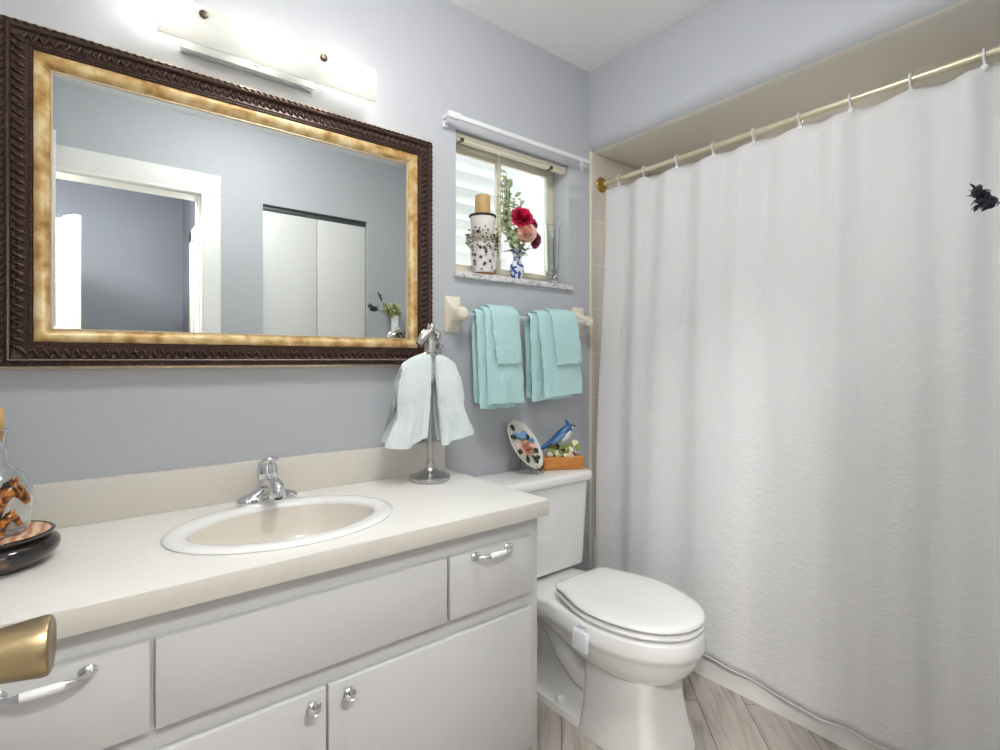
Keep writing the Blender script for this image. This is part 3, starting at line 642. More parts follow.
RX, RZ = 1.853, 1.972
t = thing('shower_curtain_rod', 'champagne metal shower rod with round brass end flanges', 'curtain rod', (RX, -.79, RZ))
b = MB(); b.tube([(RX, -.012, RZ), (RX, YF + .006, RZ)], .0108, 16); b.build('rod', M['rod'], t)
for y, s_ in ((-.008, 90), (YF + .001, -90)):
    b = MB(); b.lathe([(.002, 0), (.034, 0), (.035, .004), (.031, .009), (.024, .012), (.019, .014), (.017, .024), (.002, .024)], (RX, y, RZ), 28, M=Matrix.Rotation(R(s_), 3, 'X')); b.build('flange', M['brass'], t)
RY = [-.115, -.247, -.402, -.557, -.708, -.86, -1.007, -1.157, -1.314, -1.465]
proto = None
ordw = ['nearest the back wall', 'second from the back wall', 'third from the back wall', 'fourth from the back wall', 'fifth from the back wall', 'sixth from the back wall', 'seventh from the back wall', 'eighth from the back wall', 'ninth from the back wall', 'tenth and last on the rod']
for i, y in enumerate(RY):
    lab = 'clear plastic curtain hook on the shower rod, ' + ordw[i]
    if proto is None:
        proto = thing('curtain_hook', lab, 'curtain hook', (RX, y, RZ), 'hooks along the shower rod')
        b = MB(); pts = [(RX + .0165 * math.cos(a), y, RZ + .0165 * math.sin(a)) for a in [R(q) for q in range(-60, 241, 20)]]
        pts += [(RX - .004, y, RZ - .026), (RX, y, RZ - .038), (RX + .008, y, RZ - .044)]
        b.tube(pts, .0028, 8); b.build('hook', M['plastic'], proto)
        b = MB(); b.ell((RX - .003, y, RZ - .034), (.006, .009, .009), 10, 8); b.build('bead', M['plastic'], proto)
    else: copy_tree(proto, (RX, y, RZ), lab)

def curtain_pt(q, zt, x_off=0, liner=False):     # q = y coordinate, zt in 0..1 from top
    y = q
    # nearest ring position -> scallop
    rs = [-.02] + RY + [-1.60]
    for a_, c_ in zip(rs[:-1], rs[1:]):
        if c_ <= y <= a_: s_ = (a_ - y) / (a_ - c_); span = a_ - c_; break
    else: s_ = 0; span = .1
    sag = .012 * math.sin(PI * s_) ** 1.0 * (span / .15)
    ztop = RZ - .030 - sag + (.010 if liner else 0)
    zbot = .088 + .012 * math.sin(y * 9 + .6) + .006 * math.sin(y * 19)
    if liner: zbot = .25
    z = ztop + (zbot - ztop) * zt
    k = min(1, (ztop - z) / (ztop - .40)); k = k * k * (3 - 2 * k) * .45 + k * .55
    x = RX - .004 + (1.762 - RX) * k
    g = .5 + .5 * math.sin(y * 4.3 + 1.0)
    f = math.sin(2 * PI * y / .151 + 1.2) * (.9 - .7 * min(1, zt * 1.5)) + math.sin(2 * PI * y / .27 + .9 * math.sin(y * 5)) * .9 * min(1, .2 + zt * 1.3) + g * math.sin(2 * PI * y / .105 + .5 * zt) * .35
    x += .0135 * f + .004 * math.sin(z * 5 + y * 7) * zt
    if z < .42: x = min(x, 1.776 - x_off)
    return Vector((x + x_off, y + .012 * math.sin(z * 2.2 + y * 5) * zt, z))
ys = [-.05 - (1.55 - .05) * i / 300 for i in range(301)]; zz = [j / 70 for j in range(71)]
b = MB(); P = []
for j in zz:
    row = []
    for i, y in enumerate(ys):
        p = curtain_pt(y, j)
        if i < 20: p.y -= .036 * (1 - i / 20) * j ** 1.2
        row.append(p)
    P.append(row)
b.grid(P)
sc_ = thing('shower_curtain', 'crinkled white cotton shower curtain hanging over the tub side', 'shower curtain', (1.8, -.79, .08))
o = b.build('fabric', M['curtain'], sc_, smooth=180); m = o.modifiers.new('thick', 'SOLIDIFY'); m.thickness = .002; m.offset = 0
b = MB(); hem = [P[-1][i] + Vector((-.0012, 0, .0)) for i in range(0, 301, 2)]
b.tube(hem, .0022, 6); b.build('bottom_hem', M['curtain'], sc_)
b = MB(); P2 = []
for j in [q / 30 for q in range(31)]:
    P2.append([Vector((RX + .020 + .006 * math.sin(y * 40), y, (RZ - .020 - .010 * abs(math.sin((y + .115) / .151 * PI))) + (.3 - RZ) * j)) for y in ys[4::2]])
b.grid(P2); o = b.build('curtain_liner', M['liner'], smooth=180); m = o.modifiers.new('thick', 'SOLIDIFY'); m.thickness = .001
tag(o, 'plain grey curtain liner just behind the white shower curtain', 'curtain liner')

# ------------------------------------------------------------------ towel bar and towels
BY, BZ = -.062, 1.333
t = thing('towel_bar', 'clear towel bar on ivory ceramic posts below the window', 'towel bar', (1.375, 0, BZ))
b = MB(); b.tube([(1.055, BY, BZ), (1.70, BY, BZ)], .0095, 16); b.build('bar', M['clear'], t)
for x in (1.045, 1.705):
    b = MB()
    def pr(hx, hz, y, r): return [Vector((p.x, y, p.y)) for p in rrect(x, BZ + .002, hx, hz, 0, r, 5)]
    b.loft([pr(.034, .066, 0, .006), pr(.034, .066, -.006, .006), pr(.030, .060, -.011, .008), pr(.024, .040, -.022, .012), pr(.021, .028, -.040, .014), pr(.021, .024, -.058, .016), pr(.021, .024, -.070, .018), pr(.016, .019, -.079, .014), pr(.006, .008, -.082, .005)])
    b.build('post', M['ivory'], t, smooth=50)

def drape(b, x0, x1, yb, zb, r, th, zf, zk, seed, flare=0, wob=.003, lean=0, zslope=0, nx=18, fold=0, out=.0, band=()):
    rnd = random.Random(seed); ph = rnd.uniform(0, 6)
    rings = []
    for i in range(nx + 1):
        u = i / nx; e = min(u, 1 - u) * nx; shr = 1 if e >= 1 else .55 + .45 * e
        x = x0 + (x1 - x0) * u
        def path(rad, dz, n=8):
            L = []
            zf_ = zf + dz + zslope * (u - .5); zk_ = zk + dz
            for k in range(n): L.append((yb + rad, zk_ + (zb - zk_) * k / n, 1))
            for k in range(n + 1):
                a = PI * k / n; L.append((yb + rad * math.cos(a), zb + rad * math.sin(a), 0))
            for k in range(1, 41):
                q = k / 40; L.append((yb - rad - out * math.sin(q * PI * .5) , zb + (zf_ - zb) * q, 2))
            return L
        o_ = path(r + th * shr, 0); i_ = path(r + th * (1 - shr) * .9, .002 * (1 - shr) + .003)[::-1]
        ring = []
        for (y, z, side) in o_ + i_:
            q = max(0, (zb - z) / max(.01, zb - zf))
            wv = wob * math.sin(u * 9 + ph + q * 2.0) * q + .0015 * math.sin(u * 31 + q * 17 + ph)
            xx = x + lean * q + (x - (x0 + x1) / 2) * flare * q
            if y < yb - r:
                for bq in band: y -= .0022 * math.exp(-((z - bq) / .003) ** 2)
            ring.append(Vector((xx, min(y + wv + fold * math.sin(u * PI * 3) * q, -.002), z + .0015 * math.sin(u * 14 + ph) * q)))
        rings.append(ring)
    b.loft(rings)
R1 = .0105
# left pair
t = thing('bath_towel', 'aqua bath towel folded over the left half of the towel bar', 'towel', (1.21, BY, BZ), 'aqua bath towels on the bar')
b = MB(); drape(b, 1.098, 1.262, BY, BZ, R1, .011, .992, 1.01, 1, lean=.016); drape(b, 1.126, 1.290, BY, BZ, R1 + .011, .012, 1.010, 1.05, 2, lean=.014, flare=.04, out=.008, band=(1.10, 1.09)); b.build('terry', M['towel'], t, smooth=60)
t = thing('hand_towel', 'short aqua hand towel laid over the left bath towel', 'towel', (1.22, BY, BZ), 'aqua hand towels on the bath towels')
b = MB(); drape(b, 1.150, 1.272, BY, BZ, R1 + .024, .008, 1.158, 1.18, 3, lean=.016, zslope=.006, out=.010, band=(1.23, 1.205)); b.build('terry', M['towel'], t, smooth=60)
# right pair
t = thing('bath_towel', 'aqua bath towel with a thick rolled fold on the right half of the towel bar', 'towel', (1.47, BY, BZ), 'aqua bath towels on the bar')
b = MB(); drape(b, 1.355, 1.585, BY, BZ, R1, .012, 1.012, 1.02, 5, lean=.01, zslope=.006); drape(b, 1.385, 1.594, BY, BZ, R1 + .012, .014, 1.028, 1.05, 6, lean=.03, flare=.05, zslope=.012, out=.012, band=(1.185,)); b.build('terry', M['towel'], t, smooth=60)
t = thing('hand_towel', 'short aqua hand towel laid over the right bath towel', 'towel', (1.53, BY, BZ), 'aqua hand towels on the bath towels')
b = MB(); drape(b, 1.448, 1.592, BY, BZ, R1 + .027, .008, 1.155, 1.18, 7, lean=.016, zslope=.01, out=.014, band=(1.21, )); b.build('terry', M['towel'], t, smooth=60)

# ------------------------------------------------------------------ window sill objects
def frustum(b, c, prof, n=32): return b.lathe(prof, c, n)
PX, PY, PZ = 1.206, .03, WZ0
t = thing('botanical_pot', 'botanical patterned flower pot standing on the window sill', 'pot', (PX, PY, PZ))
b = MB(); frustum(b, (PX, PY, PZ), [(.002, .001), (.040, .001), (.041, .012), (.049, .106), (.052, .107), (.053, .124), (.050, .126), (.047, .124), (.045, .108), (.036, .012), (.002, .012)]); b.build('pot', M['potpat'], t)
b = MB(); frustum(b, (PX, PY, PZ), [(.0415, .0005), (.0422, .001), (.0432, .010), (.042, .011), (.0405, .0005)]); b.build('base_band', M['potband'], t)
t = thing('candle_holder', 'tapered white candle pot with dark brown rim stacked on the patterned pot', 'candle holder', (PX, PY, PZ + .126))
b = MB(); frustum(b, (PX, PY, PZ + .126), [(.002, .0005), (.038, .0005), (.040, .008), (.050, .100), (.047, .101), (.044, .097), (.036, .085), (.002, .084)]); b.build('pot', M['potwhite'], t)
b = MB(); frustum(b, (PX, PY, PZ + .126), [(.0475, .099), (.0505, .098), (.0535, .102), (.053, .107), (.048, .108), (.0455, .104)]); b.build('rim', M['rimdark'], t)
t = thing('pillar_candle', 'tan pillar candle standing in the white pot', 'candle', (PX, PY, PZ + .212))
b = MB(); frustum(b, (PX, PY, PZ + .2125), [(.002, 0), (.029, 0), (.030, .003), (.030, .094), (.028, .098), (.022, .095), (.002, .093)]); cdl = b.build('wax', M['wax'], t)
b = MB(); b.tube([(PX, PY, PZ + .305), (PX + .001, PY, PZ + .317)], .0012, 6); b.build('wick', M['dark'], cdl)
rnd = random.Random(4)
t = thing('berry_wreath', 'twiggy berry wreath wrapped around the stacked pots', 'wreath', (PX, PY, PZ + .13))
b = MB(); tw = []
for lp in range(5):
    ph = rnd.uniform(0, 6); pts = []
    for k in range(25):
        a = 2 * PI * k / 24; r = .056 + .005 * math.sin(3 * a + ph) + lp * .0012
        pts.append((PX + r * math.cos(a), PY + r * math.sin(a) * .9, PZ + .140 + .010 * math.sin(2 * a + ph) + (lp - 2) * .005))
    b.tube(pts, .0014, 5)
b.build('twigs', M['twig'], t)
b = MB()
for k in range(230):
    a = rnd.uniform(0, 2 * PI); r = rnd.uniform(.054, .066); z = PZ + .140 + rnd.gauss(0, .019)
    b.mi = 0 if k % 3 else 1  # every third one is a pale green bud
    b.ell((PX + r * math.cos(a), min(.09, PY + r * math.sin(a) * .9), z), rnd.uniform(.0028, .0046), 7, 5)
o = b.build('berries', [M['berry'], M['palegreen']], t); tag(o, 'dark brown berries with pale green buds', kind='stuff')

VX, VY = 1.380, .03
t = thing('porcelain_vase', 'small blue and white porcelain vase on the window sill', 'vase', (VX, VY, WZ0))
b = MB(); frustum(b, (VX, VY, WZ0), [(.002, .0005), (.018, .0005), (.019, .004), (.026, .020), (.0295, .040), (.028, .058), (.019, .074), (.014, .086), (.016, .098), (.024, .116), (.0275, .122), (.025, .122), (.013, .100), (.011, .085), (.002, .03)]); b.build('body', M['bluewhite'], t)
mouth = Vector((VX, VY, WZ0 + .095)); fwd = Vector((-.55, -.75, .15))
def stem(b, p0, p1, r=.0016): b.tube([p0, (Vector(p0) * .5 + Vector(p1) * .5) + Vector((0, 0, .01)), p1], r, 6)
mouth = Vector((VX, VY, WZ0 + .085)); fwd = Vector((-.35, -.75, .35))
def bloom(name, label, c, rad, m_, layers, seed, ax, frill=0, open_=.9):
    t = thing(name, label, 'flower', c)
    b = MB(); b.flower(c, ax, rad, layers, seed, open_, frill); b.build('petals', m_, t, smooth=180)
    b = MB(); stem(b, mouth + Vector((0, 0, -.03 + seed * .002)), Vector(c) - Vector(ax).normalized() * rad * .3); b.leaf(Vector(c) - Vector(ax).normalized() * rad * .4, (.5, -.3, -.6), (0, -1, .2), .04, .016); b.build('stem', M['green'], t)
bloom('carnation', 'bright crimson carnation at the top of the window vase', (1.392, .012, 1.752), .046, [M['red'], M['red_deep']], 7, 1, fwd, .07)
bloom('rose', 'peach rose in the middle of the window vase bouquet', (1.402, -.005, 1.692), .040, [M['peach'], M['peach_deep']], 7, 2, (-.6, -.75, .0), .02, 1.5)
bloom('mauve_flower', 'mauve flower tucked behind the crimson carnation', (1.456, .03, 1.742), .032, [M['mauve'], M['mauve_deep']], 5, 3, (-.1, -.7, .4), .05)
bloom('mauve_flower', 'dusky mauve flower drooping at the right of the peach rose', (1.476, .02, 1.668), .032, [M['mauve'], M['mauve_deep']], 5, 4, (.2, -.7, -.2), .05)
t = thing('foliage_spray', 'pale green leafy spray rising tall from the blue window vase', 'foliage', (VX, VY, WZ0 + .085))
b = MB(); b2 = MB(); rnd = random.Random(9)
for k in range(13):
    tip = Vector((1.325 + rnd.uniform(-.03, .05), .045 + rnd.uniform(-.02, .02), rnd.uniform(1.72, 1.90))); 
    if k < 3: tip = Vector((1.318 + .012 * k, .05, 1.89 + .02 * k))
    if k == 8: tip = Vector((1.42, .05, 1.83))
    if k == 9: tip = Vector((1.44, .04, 1.80))
    mid = mouth * .5 + tip * .5 + Vector((-.03, 0, 0)); b.tube([mouth, mid, tip], .0013, 5)
    for j in range(12):
        q = .25 + .75 * j / 11; p = (mouth * (1 - q) ** 2 + mid * 2 * q * (1 - q) + tip * q * q) if False else (mouth.lerp(mid, q * 2) if q < .5 else mid.lerp(tip, q * 2 - 1))
        b2.leaf(p, (rnd.uniform(-1, 1), rnd.uniform(-.6, .2), rnd.uniform(-.2, .8)), (0, -1, .3), rnd.uniform(.020, .036), rnd.uniform(.010, .018))
for k in range(30):
    b2.leaf(mouth + Vector((rnd.uniform(-.01, .01), 0, .03)), (rnd.uniform(-1, 1), rnd.uniform(-.9, 0), rnd.uniform(-.1, .9)), (0, -.6, 1), rnd.uniform(.04, .07), .018)
b.build('stems', M['green'], t); o = b2.build('leaves', M['palegreen'], t, smooth=180); tag(o, 'pale sage green leaves')
GX, GY = 1.578, .03
o = MB().lathe([(.002, .001), (.030, .001), (.032, .004), (.026, .010), (.012, .022), (.011, .030), (.020, .040), (.025, .052), (.027, .11), (.031, .20), (.036, .252), (.042, .270), (.0405, .271), (.034, .252), (.029, .20), (.0252, .11), (.023, .056), (.015, .046), (.002, .044)], (GX, GY, WZ0), 32).build('glass_vase', M['vaseglass'], smooth=60)
o.location = (0, 0, 0); tag(o, 'empty clear glass trumpet vase at the right end of the sill', 'vase')

# ------------------------------------------------------------------ towel stand on the counter
SXs, SYs = .878, -.125
t = thing('towel_stand', 'antique silver towel stand with sculpted finial on the counter', 'towel stand', (SXs, SYs, CT1))
b = MB(); b.lathe([(.002, .0005), (.062, .0005), (.065, .003), (.066, .010), (.064, .015), (.060, .0165), (.054, .020), (.040, .025), (.026, .030), (.018, .037), (.0135, .046), (.0145, .050), (.0125, .056), (.010, .066), (.002, .066)], (SXs, SYs, CT1), 40); b.build('base', M['pewter'], t)
b = MB(); prof = [(.002, .06), (.0125, .062), (.0105, .075), (.0115, .085), (.0095, .09), (.009, .2), (.0095, .30), (.0088, .32), (.0088, .41), (.002, .41)]; b.lathe(prof, (SXs, SYs, CT1), 20); b.build('pole', M['pewter'], t)
b = MB(); az = CT1 + .387
for s_ in (-1, 1):
    b.tube([(SXs, SYs, az - .02), (SXs + s_ * .03, SYs - .004, az), (SXs + s_ * .055, SYs - .006, az - .006), (SXs + s_ * .080, SYs - .006, az - .016), (SXs + s_ * .088, SYs - .006, az - .024)], [.006, .0055, .005, .005, .007], 10)
b.build('arm', M['pewter'], t)
# tie-like ornament hanging in front of the pole
b = MB(); b.loft([[Vector((SXs + x, SYs - .014 + y, CT1 + z)) for x, y in ((-w_, 0), (0, -.008), (w_, 0), (0, .006))] for w_, z in ((.019, .402), (.013, .385), (.007, .370), (.009, .362), (.014, .345), (.017, .325), (.012, .318))])
b.leaf((SXs + .008, SYs - .016, CT1 + .335), (.35, 0, -1), (0, -1, 0), .05, .02, .1); b.build('drop_ornament', M['pewter'], t)
# finial: sculpted horse head facing left with curly mane
b = MB(); fz = CT1 + .408
b.lathe([(.002, -.004), (.026, -.004), (.029, .001), (.024, .007), (.002, .008)], (SXs, SYs, fz), 24)
b.tube([(SXs + .004, SYs, fz), (SXs + .008, SYs, fz + .024), (SXs + .006, SYs, fz + .050), (SXs - .002, SYs, fz + .068), (SXs - .016, SYs - .002, fz + .066), (SXs - .032, SYs - .004, fz + .048), (SXs - .043, SYs - .005, fz + .031)], [.026, .025, .023, .021, .020, .0155, .0125], 16, flat=(1, .85))
for s_ in (-1, 1):
    b.lathe([(.008, 0), (.007, .010), (.001, .022)], (SXs + .002, SYs + s_ * .010, fz + .080), 8)
    b.ell((SXs - .018, SYs - .002 + s_ * .015, fz + .066), .005, 8, 6)
rnd = random.Random(12)
for k in range(40):
    q = k / 39; p = Vector((SXs + .034 - .022 * q + rnd.uniform(-.010, .008), SYs + rnd.uniform(-.024, .018), fz + .006 + .078 * q))
    b.ell(p, (.013, .008, .008), 8, 6, Matrix.Rotation(rnd.uniform(-1, 1), 4, 'Y') @ Matrix.Rotation(rnd.uniform(-1, 1), 4, 'Z'))
for k in range(9): b.ell((SXs - .002 - .005 * k, SYs - .018 + rnd.uniform(-.004, .004), fz + .078 - .004 * k), (.009, .006, .006), 8, 6)
b.build('finial', M['pewter'], t, smooth=60)

def hang_towel(x_in, dirn, seed, label):
    s_ = dirn
    t = thing('fingertip_towel', label, 'towel', (x_in + s_ * .06, SYs, az), 'pale mint towels on the stand')
    b = MB(); nx = 24; rings = []; m = 16
    def lerp_tab(tab, q):
        for (a_, va), (c_, vc) in zip(tab[:-1], tab[1:]):
            if q <= c_: f = (q - a_) / (c_ - a_); f = f * f * (3 - 2 * f); return va + (vc - va) * f
        return tab[-1][1]
    for i in range(nx + 1):
        u = i / nx; e = min(u, 1 - u) * nx; th = .012 if e >= 1 else .005
        ztop = az + .006 - .006 * u - .032 * u ** 2.2
        zbot = CT1 + (.126 if s_ > 0 else .136) + .010 * math.sin(u * 4 + seed) + (.010 * (u - .3) if s_ > 0 else -.010 * u)
        def pt(side_, q, rad):
            inn = .006 + .022 * q ** 1.2
            out = lerp_tab(((0, .088), (.16, .104), (.45, .110), (.55, .107), (1, .148)), q)
            out += .006 + (.016 * q if s_ > 0 else .012); x = x_in + s_ * (inn + (out - inn) * u)
            puff = .020 * math.sin(min(1, q * 2.0) * PI * .5) * math.sin(PI * min(1, max(0, u * .9 + .05))) - .004 * math.exp(-((q - .52) / .05) ** 2)
            fold = (.010 * math.sin(u * 10 + seed * 2 + q) + .005 * math.sin(u * 19 + q * 4 + seed)) * q
            y = SYs - .006 + side_ * (rad + puff) + fold
            return Vector((x, y, ztop - q * (ztop - zbot - (.014 if side_ > 0 else 0))))
        def path(rad):
            L = [pt(1, 1 - k / m, rad) for k in range(m + 1)]
            base = ztop
            for k in range(1, 6):
                a = PI * k / 6; p = pt(1, 0, rad); L.append(Vector((p.x, SYs - .006 + rad * math.cos(a), base + rad * math.sin(a))))
            return L + [pt(-1, k / m, rad) for k in range(m + 1)]
        rings.append(path(.009 + th) + path(.008)[::-1])
    b.loft(rings); b.build('terry', M['mint'], t, smooth=70)
hang_towel(SXs, -1, 2, 'pale mint fingertip towel on the left arm of the silver stand')
hang_towel(SXs, 1, 5, 'pale mint fingertip towel on the right arm of the silver stand')

# ------------------------------------------------------------------ bottle on lacquer stand (left end of the counter)
BX, BYy = -.137, -.236
t = thing('lacquer_stand', 'round black lacquer stand with peach wood grain top on the counter', 'stand', (BX, BYy, CT1))
b = MB(); b.lathe([(.002, .0005), (.070, .0005), (.074, .004), (.082, .010), (.091, .016), (.097, .024), (.0995, .032), (.098, .040), (.093, .046), (.087, .0485), (.084, .050), (.090, .055), (.091, .060), (.086, .062), (.084, .0585), (.002, .0585)], (BX, BYy, CT1), 56); b.build('base', M['black'], t, smooth=75)
b = MB(); b.lathe([(.002, .0586), (.084, .0586), (.083, .061), (.06, .0622), (.002, .0625)], (BX, BYy, CT1), 48); b.build('top_inlay', M['peachwood'], t)
bz = CT1 + .0627; QX, QY = -.139, -.238
t = thing('glass_bottle', 'clear glass flask with cork and painted horses on the lacquer stand', 'bottle', (QX, QY, bz))
b = MB(); b.lathe([(.002, .001), (.048, .001), (.054, .006), (.059, .022), (.062, .05), (.059, .080), (.050, .105), (.036, .120), (.026, .130), (.0225, .142), (.0225, .185), (.0245, .188), (.0245, .196), (.020, .197), (.019, .185), (.019, .142), (.023, .13), (.034, .116), (.046, .102), (.055, .08), (.058, .05), (.055, .022), (.05, .008), (.002, .006)], (QX, QY, bz), 40); b.build('body', M['vaseglass'], t, smooth=60)
b = MB(); b.lathe([(.002, .175), (.0165, .175), (.0175, .197), (.0185, .216), (.0175, .234), (.016, .236), (.002, .2365)], (QX, QY, bz), 24); b.build('cork', M['cork'], t)
# horses: head and neck figures on the side of the flask that faces the room
side = Vector((.30, -.954, 0)).normalized(); hr = Vector((.954, .30, 0)).normalized()
ctr = Vector((QX, QY, bz))
def hp(a, z, r=.061):   # a: metres along the glass to the right
    ang = a / r; return ctr + (side * math.cos(ang) + hr * math.sin(ang)) * r * (1 - .35 * max(0, z - .07) / .05 * .3) + Vector((0, 0, z))
def horse(b, b2, ox, oz, k):
    P = lambda a, z: hp(ox + a * k, oz + z * k)
    b.tube([P(-.030, -.034), P(-.026, -.012), P(-.014, .008), P(.002, .020), P(.012, .018), P(.022, .006), P(.030, -.006), P(.033, -.012)], [.016 * k, .017 * k, .015 * k, .014 * k, .013 * k, .010 * k, .008 * k, .006 * k], 12)
    for a in (.0, .010): b.tube([P(a, .028), P(a + .003, .036), P(a + .006, .044)], [.005 * k, .004 * k, .001], 8)
    for q in range(9):
        a = -.040 + .036 * q / 8; z = -.03 + .058 * q / 8
        b2.tube([P(a + .006, z + .006), P(a - .002, z + .004), P(a - .006, z - .008)], [.005 * k, .005 * k, .002], 8)
    b3 = MB(); b3.ell(P(.012, .021) + side * .010 * k, .0028 * k, 8, 6); return b3
b = MB(); b2 = MB(); b3 = horse(b, b2, .014, .070, .92)
ho = b.build('mare_head', M['horse'], t, smooth=60); tag(ho, 'amber and brown painted horse head'); b2.build('mane', M['horsedark'], ho, smooth=60); b3.build('eye', M['birdblack'], ho)
b = MB(); b2 = MB(); b3 = horse(b, b2, .012, .028, .55)
ho = b.build('foal_head', M['horse'], t, smooth=60); tag(ho, 'small painted foal head'); b2.build('mane', M['horsedark'], ho, smooth=60); b3.build('eye', M['birdblack'], ho)

# ------------------------------------------------------------------ plate on easel and bird figurine on the tank
TZ = .7402
n_ = Vector((.22, -.975, 0)).normalized(); hx_ = Vector((.975, .22, 0)).normalized(); lean = R(35)
up_ = Vector((-n_.x * math.sin(lean), -n_.y * math.sin(lean), math.cos(lean))); pn = hx_.cross(up_).normalized()
if pn.dot(n_) < 0: pn = -pn
PB = Vector((1.338, -.135, TZ + .014)); PC = PB + up_ * .107
PM = Matrix((hx_, up_, pn)).transposed().to_4x4(); PM.translation = PC
t = thing('decorative_plate', 'oval cream plate with raised peach rose and bluebird, leaning on a wire easel', 'plate', PB)
b = MB(); rings = []
for k, z in ((.30, -.004), (.62, -.004), (.90, .004), (1.0, .010), (1.0, .013), (.965, .0145), (.92, .010), (.70, .002), (.3, .001), (.02, .001)):
    rings.append([PM @ Vector((.080 * k * math.cos(2 * PI * j / 48), .107 * k * math.sin(2 * PI * j / 48), z)) for j in range(48)])
b.loft(rings); b.build('dish', M['plate'], t, smooth=60)
W = lambda x, y, z=.006: PM @ Vector((x, y, z))
b = MB(); b.flower(W(.004, -.016, .012), pn, .036, 5, 3, 1.2); b.build('rose', [M['peach'], M['peach_deep']], t, smooth=180)
b = MB()
for x, y, dx, dy, L in ((-.02, .06, -.2, 1, .035), (-.03, .03, -1, .4, .03), (.02, .02, 1, .5, .035), (-.02, -.045, -.6, -1, .035), (.01, -.05, .2, -1, .04), (.035, -.03, 1, -.4, .03), (.03, -.055, .8, -1, .03), (-.035, -.02, -1, -.4, .03)):
    b.leaf(W(x, y), (PM.to_3x3() @ Vector((dx, dy, .25))), pn, L * 1.15, .021, .3)
b.build('leaves', M['darkgreen'], t, smooth=180)
b = MB(); b.tube([W(-.036, .052, .010), W(-.022, .040, .012), W(-.005, .034, .014), W(.010, .036, .015), (W(.020, .044, .015)), W(.026, .046, .015)], [.004, .009, .013, .011, .009, .003], 12); b.ell(W(.0, .026, .018), (.018, .011, .006), 10, 8, PM); b.build('bluebird', M['paleblue'], t, smooth=60)
b = MB(); b.flower(W(.050, .006, .010), pn, .017, 3, 8, 1.4); b.build('blue_blossom', M['paleblue'], t, smooth=180)
t = thing('plate_easel', 'thin wire easel holding the oval plate on the toilet tank', 'easel', (1.32, -.08, TZ))
b = MB()
for s_ in (-1, 1):
    foot = PB + hx_ * (.022 * s_) + n_ * .020; foot.z = TZ + .002
    toe = PB + hx_ * (.022 * s_) + pn * .022 + Vector((0, 0, -.006)); bk = PB + hx_ * (.022 * s_) - pn * .009
    topb = PB + up_ * .13 + hx_ * (.012 * s_) - pn * .010
    rear = PB - n_ * .108 + hx_ * (.040 * s_); rear.z = TZ + .002
    lip = toe + Vector((0, 0, .012))
    b.tube([lip, toe, foot, PB + hx_ * (.022 * s_) - pn * .012 + Vector((0, 0, .004)), topb], .0013, 6)
    b.tube([topb, rear], .0013, 6)
b.tube([PB + up_ * .13 + hx_ * .012 - pn * .010, PB + up_ * .13 - hx_ * .012 - pn * .010], .0013, 6)
b.build('wire', M['wire'], t)
# bird figurine
ax = Vector((.90, -.43, 0)).normalized(); ay = Vector((.43, .90, 0)).normalized(); FC = Vector((1.486, -.120, TZ))
FM = Matrix((ax, ay, Vector((0, 0, 1)))).transposed().to_4x4(); FM.translation = FC
t = thing('bird_figurine', 'blue jay figurine perched among blossoms on a honey wood base', 'figurine', FC)
b = MB(); b.box((-.083, -.034, .001), (.083, .034, .048), .004, 3, M=FM); b.box((-.086, -.037, .001), (.086, .037, .008), .002, 2, M=FM); b.build('wood_base', M['wood'], t, smooth=40)
F = lambda x, y, z: FM @ Vector((x, y, z + .012))
b = MB(); b.tube([F(-.03, 0, .034), F(-.012, .004, .052), F(.010, 0, .062), F(.035, -.004, .056), F(.052, 0, .034)], [.010, .009, .008, .008, .010], 10); b.tube([F(.0, 0, .058), F(-.016, 0, .078), F(-.018, 0, .088)], [.006, .005, .004], 8); b.tube([F(-.05, .01, .034), F(-.03, .0, .06), F(-.01, -.01, .07)], .004, 8); b.build('branch', M['bark'], t, smooth=60)
b = MB(); rnd = random.Random(21)
for k in range(36):
    x = rnd.uniform(-.064, .066); b.leaf(F(x, rnd.uniform(-.018, .018), .036 + rnd.uniform(0, .036)), FM.to_3x3() @ Vector((rnd.uniform(-1, 1), rnd.uniform(-1, .3), rnd.uniform(.1, 1))), FM.to_3x3() @ Vector((0, -1, .5)), rnd.uniform(.024, .046), .015)
b.build('leaves', M['limegreen'], t, smooth=180)
for x, y, z, r, mm in ((-.020, -.024, .056, .014, 'ivorypetal'), (.032, -.022, .066, .016, 'ivorypetal'), (.014, -.026, .046, .010, 'ivorypetal'), (.060, -.012, .092, .013, 'ivorypetal'), (.036, -.026, .042, .012, 'peach'), (-.052, -.014, .052, .011, 'ivorypetal')):
    b = MB(); b.flower(F(x, y, z), FM.to_3x3() @ Vector((x * 6, -.8, .5)), r * 1.05, 2, int(x * 1000) % 17, 1.9, .10); b.build('blossom', M[mm], t, smooth=180)
b = MB(); b.tube([F(-.098, -.002, .060), F(-.082, -.002, .070), F(-.060, 0, .082), F(-.035, 0, .096), F(-.008, 0, .114), F(.014, 0, .132), F(.028, 0, .146), F(.036, -.001, .155), F(.042, -.001, .158)], [.006, .009, .010, .015, .021, .021, .016, .0145, .006], 16)
b.tube([F(.026, 0, .160), F(.022, 0, .172), F(.016, 0, .182)], [.009, .006, .001], 10)
bd = b.build('bird', M['blue'], t, smooth=60)
b = MB(); b.ell(F(.014, -.010, .116), (.013, .014, .030), 12, 10, FM @ Matrix.Rotation(R(42), 4, 'Y')); b.ell(F(.037, -.004, .150), (.008, .012, .010), 10, 8); b.build('belly', M['birdwhite'], bd, smooth=60)
for q in (-1, 1):
    b = MB(); b.ell(F(-.016, .019 * q, .108), (.010, .005, .038), 12, 10, FM @ Matrix.Rotation(R(52), 4, 'Y')); b.build('wing', M['wingbar'], bd, smooth=60)
